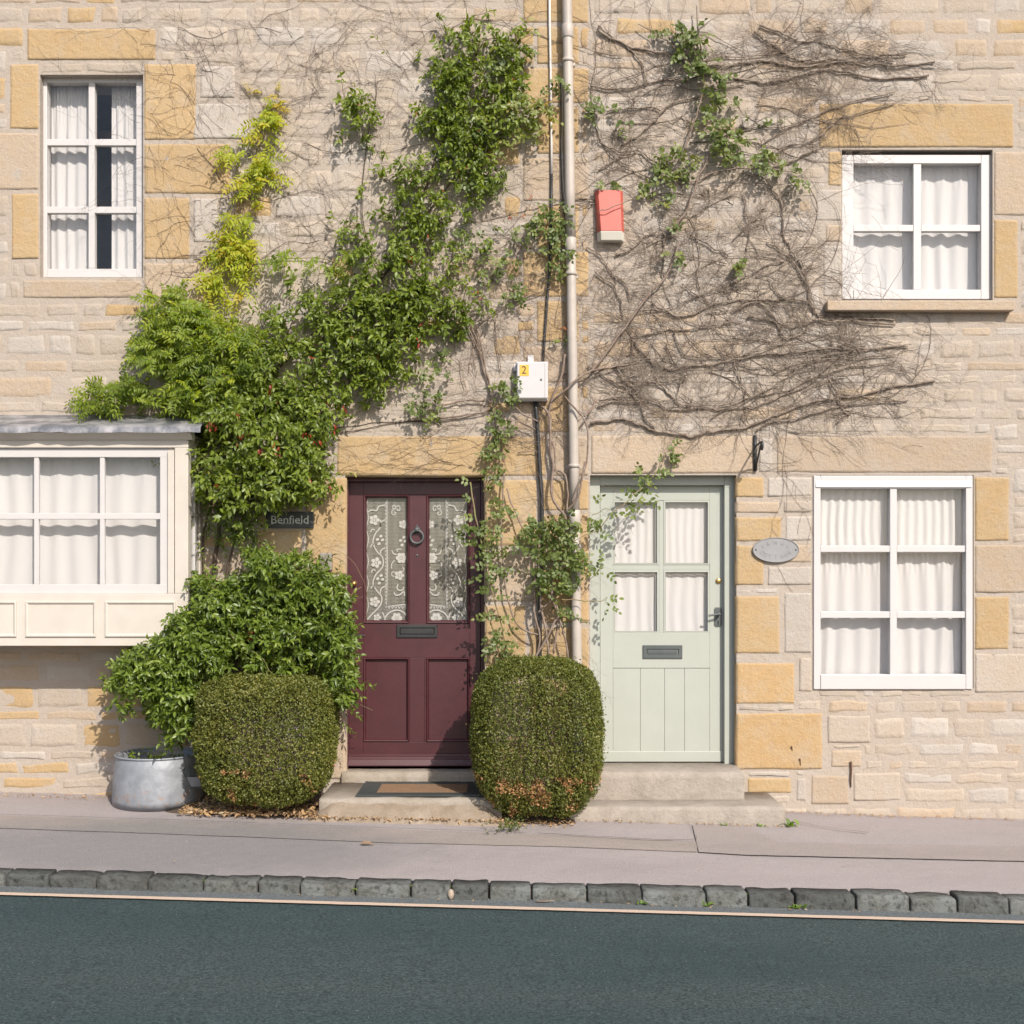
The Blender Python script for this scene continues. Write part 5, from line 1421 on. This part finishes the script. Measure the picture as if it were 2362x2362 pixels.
for sx, sy in ((1300, 758), (1304, 636), (1094, 680), (1100, 675), (1225, 455), (1175, 502), (1208, 500), (1105, 690)):
    LH.add(np.repeat(np.array([P(sx, sy, .07)]), 4, 0) + rnd(4) * .004, rnd(4), OUT + rnd(4) * .6, .016, rng.uniform(.7, 1, 4))
leaf_obj('rose_hips', LH, .7, T_ROUND, 'leaf_red', rose, kind='stuff')
# ---- rose over the upper wall of the pale cottage
rose2 = thing('climbing_rose', 'upper rose of round green leaves hanging among the bare creeper stems', 'rose', P(1600, 470, .06))
LU = Leaves(); tw = MB()
for (cx, cy, rx, ry), n0, ee in (((1310, 66, 44, 20), 34, .08), ((1312, 105, 40, 34), 44, .09), ((1335, 152, 38, 30), 44, .09), ((1352, 190, 28, 22), 22, .08), ((1345, 235, 34, 28), 30, .09), ((1372, 255, 26, 26), 26, .09), ((1284, 312, 40, 28), 42, .08), ((1262, 330, 22, 22), 12, .07), ((1380, 285, 42, 26), 34, .09), ((1440, 302, 40, 16), 24, .09), ((1490, 325, 26, 14), 12, .08), ((1508, 340, 10, 10), 4, .07), ((1130, 210, 22, 20), 16, .07), ((1112, 222, 8, 8), 4, .06), ((1175, 232, 16, 8), 4, .05), ((1248, 300, 10, 22), 6, .05), ((1275, 480, 12, 8), 7, .05), ((1400, 498, 22, 10), 10, .05), ((1262, 378, 14, 14), 8, .05), ((1210, 358, 24, 10), 6, .05), ((1150, 350, 18, 7), 4, .04), ((1236, 360, 16, 16), 8, .05), ((1400, 270, 12, 8), 5, .06), ((1435, 232, 30, 10), 8, .05), ((1270, 430, 12, 16), 5, .04), ((1252, 60, 20, 10), 6, .05)):
    n = max(3, int(n0 * .62))
    rr, a = np.sqrt(rng.random(n)), rng.random(n) * 6.28
    pos = to_world(D2S(cx + rx * rr * np.cos(a)), D2S(cy + ry * rr * np.sin(a)), ee * rng.uniform(.4, 1.2, n) + .01)
    pinnate(LU, pos, norm(rnd(n) * np.array([.9, .3, .7]) + OUT * .3), rng.uniform(.05, .075, n), 2, .040, .40 + (.12 if cy > 260 else 0), .3, (.85, .4, .5), mb=tw)
leaf_obj('foliage', LU, .68, T_ROUND, 'leaf_rose', rose2, kind='stuff')
tw.build('twigs', 'cane_green', rose2, fix=False, kind='stuff')

# ---- bare creepers
bare = thing('bare_creeper', 'leafless woody creeper with dark stems across the pale upper wall', 'creeper', P(1700, 1000, .02))
bs = MB()
def T6(*p): return C6(*p)
def T3(*p): return C3(*p)
RS = [(T3((0, 70), (120, 130), (280, 200), (440, 225), (560, 240), (720, 330), (880, 395), (1050, 430), (1200, 450), (1350, 435), (1450, 410), (1560, 375), (1700, 350), (1800, 370), (1920, 395), (2150, 420), (2450, 400)), 7.5),
      (T3((720, 340), (880, 320), (950, 330), (1100, 300), (1240, 290), (1380, 320), (1520, 340), (1700, 310), (1920, 300), (2200, 330), (2500, 300)), 6.5), (T3((1160, 70), (1260, 150), (1370, 220), (1440, 270), (1560, 290), (1700, 285), (1920, 270), (2300, 240)), 6.5), (T3((1200, 30), (1290, 60), (1400, 110), (1500, 140), (1640, 150), (1760, 190), (1850, 210), (1920, 230), (2200, 300)), 6),
      (T3((-60, 480), (120, 500), (250, 490), (400, 450), (500, 430), (640, 430), (800, 395)), 5.5), (T3((60, 665), (200, 650), (340, 640), (460, 655)), 4.5), (T3((160, 930), (300, 850), (400, 750), (480, 660), (600, 590), (760, 560), (900, 500), (1080, 480)), 5), (T3((0, 30), (100, 110), (220, 190), (310, 290), (350, 400), (350, 480)), 5), (T3((0, 890), (100, 940), (200, 970), (300, 960), (400, 1030), (500, 1080)), 5),
      (T3((0, 1110), (100, 1040), (180, 1000), (280, 970)), 4), (T3((1270, 1010), (1400, 930), (1560, 900), (1700, 810), (1800, 720), (1920, 690), (2200, 600)), 4), (T3((1200, 920), (1350, 830), (1500, 750), (1700, 660), (1920, 590), (2200, 520)), 4), (T3((1060, 790), (1250, 790), (1400, 770), (1550, 740)), 3), (T3((1300, 1080), (1400, 1045), (1500, 1010), (1640, 940)), 6),
      (T3((0, 1420, .1), (120, 1370, .1), (300, 1310, .07), (420, 1280), (560, 1270), (700, 1285), (800, 1280)), 3), (T3((130, 1740), (250, 1680), (350, 1600), (440, 1550)), 6), (T3((1000, 1620), (1100, 1520), (1200, 1430), (1280, 1310)), 4.5), (T3((1270, 1230), (1310, 1270), (1360, 1340), (1375, 1450), (1375, 1600), (1440, 1700), (1500, 1800), (1560, 1930)), 5.5), (T3((690, 1590), (800, 1640), (900, 1700), (960, 1740)), 4.5),
      (T3((480, 1560), (490, 1650), (480, 1750), (490, 1900)), 5), (T3((650, 1420), (720, 1520), (760, 1700), (740, 1850), (755, 1990)), 3.5), (T3((1250, 1640), (1350, 1700), (1450, 1790), (1540, 1900)), 4), (T3((140, 1932), (60, 1800), (0, 1720), (-80, 1680)), 4.5), (T3((90, 1080), (200, 1090), (330, 1140), (430, 1190)), 4), (T3((480, 1150), (700, 1190), (850, 1130), (1000, 1080)), 4),
      (T3((560, 760), (620, 700), (680, 740), (640, 770)), 2.5), (T3((1140, 1130), (1240, 1170), (1280, 1240)), 3.5), (T3((820, 1240), (830, 1330), (780, 1400), (700, 1440)), 3.5), (T3((1080, 1280), (1100, 1350), (1090, 1450)), 4), (T3((1130, 1500), (1120, 1620), (1100, 1700)), 5),
      (T6((-60, 1215), (120, 1180), (220, 1190), (330, 1230), (430, 1270), (560, 1290), (700, 1310), (800, 1280), (950, 1260), (1100, 1240), (1250, 1180), (1380, 1130), (1500, 1080), (1650, 1040), (1780, 1020), (1920, 1010), (2200, 940), (2500, 900)), 8), (T6((1180, 1270), (1260, 1210), (1400, 1190), (1500, 1170), (1640, 1130), (1780, 1090), (1920, 1070), (2300, 1040)), 5.5),
      (T6((240, 560), (320, 680), (400, 760), (480, 800), (560, 810), (680, 785), (820, 780), (960, 750), (1100, 725), (1250, 695), (1400, 690), (1560, 670), (1700, 655), (1920, 660), (2300, 640)), 7), (T6((560, 540), (600, 640), (660, 710), (740, 725), (850, 720), (950, 740)), 4.5), (T6((240, 570), (400, 540), (520, 520), (650, 520), (800, 500), (900, 480), (990, 465)), 5),
      (T6((400, 320), (480, 370), (600, 410), (700, 400), (800, 350), (900, 320), (1050, 300), (1200, 300), (1320, 290), (1450, 290), (1560, 320), (1620, 390)), 6), (T6((1000, 380), (1090, 330), (1180, 310), (1270, 370), (1330, 450), (1400, 490), (1500, 490), (1640, 430)), 6), (T6((1110, 420), (1250, 440), (1330, 480), (1360, 550), (1420, 580), (1500, 550), (1560, 490)), 6.5), (T6((1480, 0), (1530, 110), (1560, 200), (1580, 320), (1640, 420)), 6.5),
      (T6((1440, 0), (1520, 130), (1590, 300), (1600, 400)), 4.5), (T6((1640, 430), (1740, 380), (1820, 410), (1920, 430), (2200, 440)), 6.5), (T6((1640, 440), (1700, 455), (1800, 450), (1920, 455), (2200, 480)), 6), (T6((1650, 420), (1760, 400), (1850, 430), (1930, 420)), 5),
      (T6((350, 1040), (450, 1060), (520, 1110), (640, 1110), (800, 1100), (960, 1110), (1100, 1090), (1250, 1060), (1400, 990), (1560, 930), (1700, 800), (1840, 690), (1920, 680), (2200, 640)), 5), (T6((430, 860), (480, 950), (560, 1030), (650, 1080), (770, 1070), (900, 1080), (1050, 1040), (1200, 1010), (1400, 970), (1550, 900), (1700, 850), (1920, 790), (2200, 760)), 4.5), (T6((830, 1180), (950, 1110), (1080, 1060), (1220, 980), (1340, 930)), 3.5),
      (T6((1700, 870), (1780, 990), (1800, 1080), (1860, 1150)), 5.5), (T6((1900, 1100), (1840, 1150), (1760, 1220)), 3), (T6((-20, 90), (100, 180), (160, 290), (180, 420)), 5), (T6((100, 100), (200, 170), (240, 290)), 5), (T6((150, 850), (230, 920), (300, 1000), (340, 1150), (420, 1250)), 7), (T6((100, 780), (190, 880), (250, 980), (330, 1080)), 6), (T6((-80, 780), (0, 830), (120, 910), (230, 960), (310, 1060)), 4.5),
      (T6((1590, 750), (1750, 730), (1920, 720), (2200, 700)), 4), (T6((1300, 860), (1450, 770), (1590, 750)), 3), (T6((1040, 580), (1150, 540), (1300, 490)), 2.5), (T6((200, 480), (260, 600), (230, 760), (180, 860)), 5), (T6((500, 640), (560, 760), (640, 860), (600, 940)), 4), (T6((860, 640), (980, 740), (1120, 790), (1300, 800), (1340, 860)), 3.5), (T6((1000, 750), (1040, 860), (1090, 960), (1080, 1050)), 4.5),
      (T6((1380, 0), (1240, 40), (1140, 110), (1000, 170), (880, 210)), 4), (T6((620, 180), (760, 280), (840, 330)), 3.5), (T6((1250, 130), (1320, 230), (1400, 280)), 3.5), (T6((120, 1030), (240, 1060), (360, 1040)), 5), (T6((0, 1090), (100, 1050), (230, 1050)), 4.5)]
for pts, r in RS:
    one = MB(); q = stem(one, pts, r * .00122, r * .00098, .016, 5, 6, 6, .35); one.build('stem', 'bark_grey', bare, fix=False)
    for i in range(0, len(q) - 1):
        a = math.atan2(-(q[i + 1][1] - q[i][1]), q[i + 1][0] - q[i][0])
        if R() < .25: grow(bs, q[i][0], q[i][1], a + random.choice((-1, 1)) * U(.6, 1.6), U(10, 28), U(.0014, .0028), .028, 1, .3, 0, .0008, .2)
        if R() < .28:
            grow(bs, q[i][0], q[i][1], a + random.choice((-1, 1)) * U(.35, 1.3) + random.choice((0, math.pi)), U(30, 130), U(.0014, .0030), .022, 2, .2, 0, .0009, .2)
bl = [(1190, 560, 70, 90), (1210, 700, 60, 80, 1.4), (1330, 560, 90, 60), (1420, 560, 80, 60), (1440, 430, 70, 90), (1300, 440, 90, 80), (1220, 400, 60, 60), (1260, 740, 80, 50), (1400, 700, 100, 50), (1180, 760, 60, 40), (1540, 680, 70, 60), (1230, 120, 90, 60), (1450, 120, 110, 60), (1540, 110, 80, 60), (1200, 250, 60, 70), (1480, 240, 90, 60, .7), (1500, 470, 40, 70), (1430, 470, 40, 60), (1150, 640, 50, 90, 1.3), (1580, 700, 40, 70), (1700, 620, 60, 80, .6), (1700, 150, 80, 70, .6)]
x, y, r = sample(bl + [(1560, 600, 60, 60, 1), (1600, 770, 60, 30), (1650, 700, 70, 70), (1120, 480, 30, 60), (1150, 330, 60, 60), (1400, 330, 80, 50, .7), (1560, 210, 60, 50, .8), (1590, 640, 70, 70, 1.3), (1640, 760, 60, 40), (1560, 740, 60, 50), (1590, 100, 60, 50), (1650, 110, 60, 60), (1480, 80, 80, 50)], 620, 45, -.35)
for a, b in zip(x, y): grow(bs, a, b, random.choice((U(0, 6.28), U(-.5, .5), U(2.7, 3.6))), U(40, 170), U(.0013, .0030), U(.008, .035), 2, .16, 0, .0008, .2)
for cx, cy, n in ((1185, 690, 30), (1200, 730, 30), (1175, 640, 18), (1235, 480, 16), (1255, 620, 16), (1335, 610, 14), (1430, 590, 22), (1420, 420, 18), (1505, 560, 16), (1385, 760, 14), (1300, 705, 18), (1390, 620, 14), (1120, 770, 16), (1245, 95, 20), (1210, 190, 14), (1315, 100, 12), (1600, 120, 12), (1455, 200, 10), (1500, 625, 12), (1250, 790, 12), (1580, 730, 10)):
    for _ in range(int(n * .9)): grow(bs, D2S(cx) + U(-26, 26), D2S(cy) + U(-16, 16), U(0, 6.28), U(25, 70), U(.001, .0022), U(.01, .05), 1, .3, 0, .0008, .22)
for i in range(46):
    cy = random.choice((U(565, 800), U(565, 800), U(60, 270), U(300, 560)))
    grow(bs, D2S(U(1120, 1600)), D2S(cy), random.choice((U(-.45, .35), U(2.75, 3.5))), U(200, 480), U(.0030, .0048), .012, 2, .09, 0, .0010, .12)
bs.build('twigs', 'bark_grey', bare, fix=False, kind='stuff')
bare2 = thing('bare_creeper', 'fine web of thin leafless creeper twigs over the honey cottage', 'creeper', P(760, 640, .02))
bs = MB()
for i in range(330):
    x, y = U(300, 1180), U(10, 720)
    a = random.choice((U(-.35, .35), U(2.8, 3.5), U(-1.3, -.7), U(1.9, 2.5), U(.2, .7)))
    grow(bs, x, y, a, U(50, 250), U(.0009, .0016), .008, 2, .19, 0, .0006, .13)
x, y, r = sample([(520, 130, 200, 70), (620, 330, 160, 120), (540, 440, 130, 120), (760, 120, 120, 70), (420, 110, 100, 60), (620, 60, 260, 20)], 150, 60, -.6)
for a, b in zip(x, y): grow(bs, a, b, U(0, 6.28), U(30, 120), U(.0008, .0013), .007, 1, .2, 0, .0006, .15)
x, y, r = sample([(760, 870, 130, 28), (720, 850, 90, 16), (880, 830, 60, 20), (850, 780, 80, 40, .8)], 60, 60, -.6)
for a, b in zip(x, y): grow(bs, a, b, random.choice((U(-.4, .4), U(2.7, 3.5))), U(50, 180), U(.0008, .0015), .008, 1, .15, 0, .0006, .12)
for pts, r in (([(700, 330), (760, 350), (840, 345), (900, 350), (980, 330)], 1.8), ([(560, 450), (620, 465), (700, 440), (745, 448)], 2), ([(800, 500), (780, 560), (745, 600), (735, 680), (742, 780)], 2), ([(410, 60), (470, 90), (560, 65), (650, 72)], 1.6), ([(455, 340), (500, 400), (540, 450)], 2), ([(600, 600), (660, 560), (720, 560), (790, 540)], 1.8), ([(620, 1040), (700, 1020), (800, 995), (930, 975), (1060, 965), (1150, 940)], 3.2), ([(770, 990), (860, 975), (980, 972), (1080, 955)], 2.6)):
    one = MB(); stem(one, pts, r * .001, r * .0007, .008, 5, 4); one.build('stem', 'bark_dark', bare2, fix=False)
bs.build('twigs', 'bark_dark', bare2, fix=False, kind='stuff')

# ---- clipped box bushes
def topiary(label, cx, cz, ey, a, b, c, n_leaf, dead, tone, pw, taper, seed):
    t = thing('box_bush', label, 'clipped bush', (cx, -ey, G(cx, ey)), 'clipped box bushes flanking the maroon door')
    L = Leaves()
    def shell(n, dmin, dmax, sp):
        u = norm(rng.normal(size=(n * 4, 3)))
        rr = (np.abs(u[:, 0]) ** pw + np.abs(u[:, 1]) ** pw + np.abs(u[:, 2]) ** pw) ** (-1 / pw)
        nn = norm(np.sign(u) * np.abs(u) ** (pw - 1))
        wgt = rr ** 2 / np.maximum((nn * u).sum(-1), .2)
        keep = rng.random(len(u)) < wgt / np.percentile(wgt, 90)
        keep &= ~((nn[:, 1] > .75))
        u, rr, nn = u[keep][:n], rr[keep][:n], nn[keep][:n]
        k = np.array([noise.noise(tuple(v * 2.6 + seed)) for v in u]) * .045 + np.array([noise.noise(tuple(v * 9 + seed)) for v in u]) * .030
        dep = dmin + (dmax - dmin) * rng.random(len(u)) ** sp
        p = u * rr[:, None] * np.array([a, b, c]) * (1 + k)[:, None]
        p = p - nn * dep[:, None]
        sc = 1 - taper * np.clip(-p[:, 2] / c, 0, 1) ** 2
        p[:, 0] *= sc; p[:, 1] *= sc
        return p, nn, u, dep
    p, nn, u, dep = shell(n_leaf, -.012, .085, 1.7)
    m = len(p)
    big = np.array([noise.noise(tuple(v * 3.1 + seed + 40)) for v in u])
    hole = np.array([noise.noise(tuple(v * 6.5 + seed + 11)) for v in u])
    thin = np.clip((-p[:, 2] / c - .25) * 1.3, 0, 1)
    keep = ~((hole > .18 + .25 * (1 - thin)) & (rng.random(m) < .25 + .7 * thin))
    gap_ = np.array([noise.noise(tuple(v * 17 + seed + 3)) for v in u])
    keep &= ~((gap_ > .22) & (dep < .045) & (rng.random(m) < .8))
    tn = tone + .16 * big + rng.normal(size=m) * .12
    dn = np.array([noise.noise(tuple(v * 5.0 + seed + 77)) for v in u])
    dm = (dn > dead[1]) & (p[:, 2] < dead[0] * c) & (rng.random(m) < .75)
    tn = np.clip(tn, 0, .88)
    tn = np.where(dm, rng.uniform(.92, 1, m), tn)
    d = norm(nn * .35 + rnd(m) * .85 + UP * .2)
    q = norm(nn * .8 + UP * .3 + rnd(m) * .55)
    p = p + np.array([cx, -ey, cz])
    gz = np.array([G(v[0], -v[1]) for v in p]); keep &= p[:, 2] > gz + .012
    stray = rng.random(m) < .012
    p = p + nn * (stray * rng.uniform(.008, .035, m))[:, None]
    L.add(p[keep], d[keep], q[keep], rng.uniform(.012, .021, m)[keep], tn[keep])
    leaf_obj('foliage', L, .58, T_TINY, 'leaf_box', t, kind='stuff')
    mb = MB()
    for i in range(34):
        an = U(0, 6.28); r0 = U(.0, .06); r1 = U(.4, .72)
        zb_ = G(cx, ey) - .02
        top = Vector((cx + math.cos(an) * a * r1 * .9, -ey + math.sin(an) * b * r1 * .9, cz + c * U(-.55, .6)))
        b0 = Vector((cx + math.cos(an) * r0, -ey + math.sin(an) * r0, zb_))
        mid = b0.lerp(top, .5) + Vector((-(top.x - b0.x) * .15, -(top.y - b0.y) * .15, .05))
        mb.tube([b0, mid, top], [.010, .006, .002], 5, False)
    mb.build('branches', 'cane', t, fix=False, kind='stuff')
    return t
topiary('left squared box bush, olive green, standing in dry leaf litter beside the zinc tub', -1.560, .583, .45, .408, .37, .392, 70000, (-.38, .40), .58, 4.6, .15, 5.37)
topiary('right rounded box bush, deep green with browned twigs at its foot, between both doors',   .160, .602, .45, .402, .38, .478, 76000, (-.45, .13), .52, 3.5, .08, 31.43)
sp_ = thing('weed', 'bushy green seedling at the foot of the right box bush', 'weed', P(1183, 1885, .62))
L = Leaves()
n = 46
pos = np.stack([rng.normal(-.015, .055, n), -.86 + rng.normal(0, .035, n), np.zeros(n)], -1)
pos[:, 2] = [G(a, -b) + U(.0, .06) for a, b, c in pos]
sprigs(L, pos, norm(UP * .8 + rnd(n) * .6 + OUT * .3), rng.uniform(.03, .06, n), 6, .017, .35, .1)
leaf_obj('foliage', L, .62, T_LONG, 'leaf_box', sp_, kind='stuff')

# ---- tub planting, weeds, litter
tp = thing('tub_plant', 'small green plant growing in the zinc tub', 'plant', (tcx, tcy, tz + .26))
L = Leaves(); n = 26
pos = np.stack([tcx + rng.uniform(-.2, .2, n), tcy + rng.uniform(-.16, .12, n), np.full(n, tz + .26)], -1)
sprigs(L, pos, norm(UP + rnd(n) * .5), rng.uniform(.05, .13, n), 7, .036, .5, .3)
leaf_obj('foliage', L, .45, T_LONG, 'leaf_shrub', tp, kind='stuff')
def weed(x, e, z, n, size, label, spread=.03, tone=.5):
    L = Leaves()
    pos = np.stack([x + rng.normal(0, spread, n), -e + rng.normal(0, spread * .4, n), np.full(n, z)], -1)
    d = norm(UP * .7 + rnd(n) * np.array([.8, .5, .4]) + OUT * .3)
    L.add(pos, d, UP + OUT * .5 + rnd(n) * .3, size * rng.uniform(.6, 1.2, n), np.clip(tone + rng.normal(size=n) * .25, 0, 1))
    return leaf_obj('weed', L, .5, T_LONG, 'weed', None, label=label, cat='weed')
def kw_(sx, n, size, label, zo=.0, sp=.012, tone=.5):
    x = X(sx, KF)
    weed(x, KF + .004, Gr(x, KF) + .01 + zo, n, size, label, sp, tone)
kw_(1481, 12, .030, 'weed with spreading leaves in the fourth kerb joint from the right')
kw_(1628, 9, .034, 'upright weed in the kerb joint below the sage door')
kw_(1835, 9, .034, 'green weed in the kerb joint nearest the right edge')
kw_(818, 10, .020, 'pale little weed filling the kerb joint below the left box bush', .03, .006, .9)
for sx, nm in ((466, 'left of the first pale kerb stone'), (947, 'below the maroon door'), (1040, 'beside the small loose stone'), (1355, 'right of the pale kerb stones'), (1726, 'third from the right edge')):
    x = X(sx, KF)
    weed(x, KF - .03, Gk(x) - .012, 16, .010, 'tiny moss tuft in the kerb joint ' + nm, .007, .35)
x_, e_ = X(1818, .5), .5
weed(x_, e_, G(x_, e_), 22, .05, 'bright green weed at the right end of the lower stone step', .03, .55)
for sx, lab in ((1668, 'small weed under the lower step near its middle'), (1757, 'small weed under the lower step near its right end')):
    weed(X(sx, .54), .54, G(X(sx, .54), .54), 8, .024, lab, .014, .4)
mb = MB(); xk = X(1040, KF)
mb.lathe([(0, -.028), (.012, -.022), (.017, 0), (.012, .020), (0, .028)], (xk, -KF - .004, Gr(xk, KF) + .032), 10)
mb.build('loose_stone', 'tan', None, label='small brown stone wedged in a kerb joint below the maroon door', cat='stone')
def verge(name, mat, pts, seed, **kw):
    mb = MB(); vs_ = []
    for i in range(61):
        t = i / 60
        x = pts[0] + (pts[1] - pts[0]) * t
        ef = pts[3] + .03 * noise.noise((x * 5, seed, 0)) + .012 * noise.noise((x * 19, seed, 0))
        fade = min(1, t * 9, (1 - t) * 9)
        for k in range(8):
            f = k / 7
            e = pts[2] + (ef - pts[2]) * f
            vs_.append((x, -e, G(x, e) - .006 + (pts[4] * (1 - f) ** .7 * fade + .012 * (1 - f) * noise.noise((x * 14, e * 14, seed)) + .008) * (k < 7)))
    mb.add(vs_, [(i * 8 + k, (i + 1) * 8 + k, (i + 1) * 8 + k + 1, i * 8 + k + 1) for i in range(60) for k in range(7)], True)
    return mb.build(name, mat, None, kind='structure')
verge('soil_bed', 'soil', (-2.2, -1.18, -.02, .60, .05), 1)
verge('dirt_strip', 'crumb', (-1.27, -.03, .585, .71, .105), 2)
verge('soil_bed', 'soil', (-.12, .40, .0, .66, .05), 3)
LL = Leaves()
def litter(x0, x1, e0, e1, n, zadd=.004, big=1.0, zf=G):
    x = rng.uniform(x0, x1, n); e = e0 + (e1 - e0) * rng.random(n)
    z = np.array([zf(a, b) for a, b in zip(x, e)]) + zadd + rng.random(n) * .012
    d = rnd(n) * np.array([1, 1, .25])
    LL.add(np.stack([x, -e, z], -1), d, UP + rnd(n) * .5, rng.uniform(.010, .036, n) * big, np.clip(rng.normal(.5, .25, n), 0, 1))
litter(-2.08, -1.20, .22, .66, 1700, .022, 1.15)
litter(-2.05, -1.22, .45, .66, 300, .02, 1.4)
litter(-1.25, -.05, .62, .71, 1200, .022, .8)
litter(-.1, .38, .40, .71, 460, .004, 1.0)
litter(.36, 1.74, .52, .56, 190, .002, .55)
litter(1.74, 3.4, .01, .10, 300, .002, .65)
litter(-3.4, -2.4, .05, .2, 150, .002, .8)
litter(-1.2, -.2, .02, .09, 50, Z(1842, .6) - .09 + .005, .6, lambda a, b: .09)
litter(-1.8, 1.8, 2.04, 2.08, 70, .006, .5, Gr)
litter(-2, 2, .8, 1.85, 10, .006, .7)
leaf_obj('leaf_litter', LL, .42, T_LONG, 'litter', None, kind='stuff')
lf = Leaves(); x, e = ground_at(846, 1951)
lf.add([[x - .04, -e, G(x, e) + .012]], [[1, .1, .03]], [[0, -.3, 1]], .085, .15)
leaf_obj('dead_leaf', lf, .36, T_LONG, 'litter', None, label='single dry brown leaf lying alone on the pavement', cat='leaf')
mb = MB(); xk = X(1244, KF)
mb.tube([(xk - .02, -KF - .02, Gr(xk, KF) + .012), (xk + .03, -KF - .022, Gr(xk, KF) + .014), (xk + .075, -KF - .02, Gr(xk, KF) + .016)], [.004, .004, .002], 5)
mb.build('stick', 'cane', None, label='short pale stick lying in the gutter against the kerb', cat='stick')
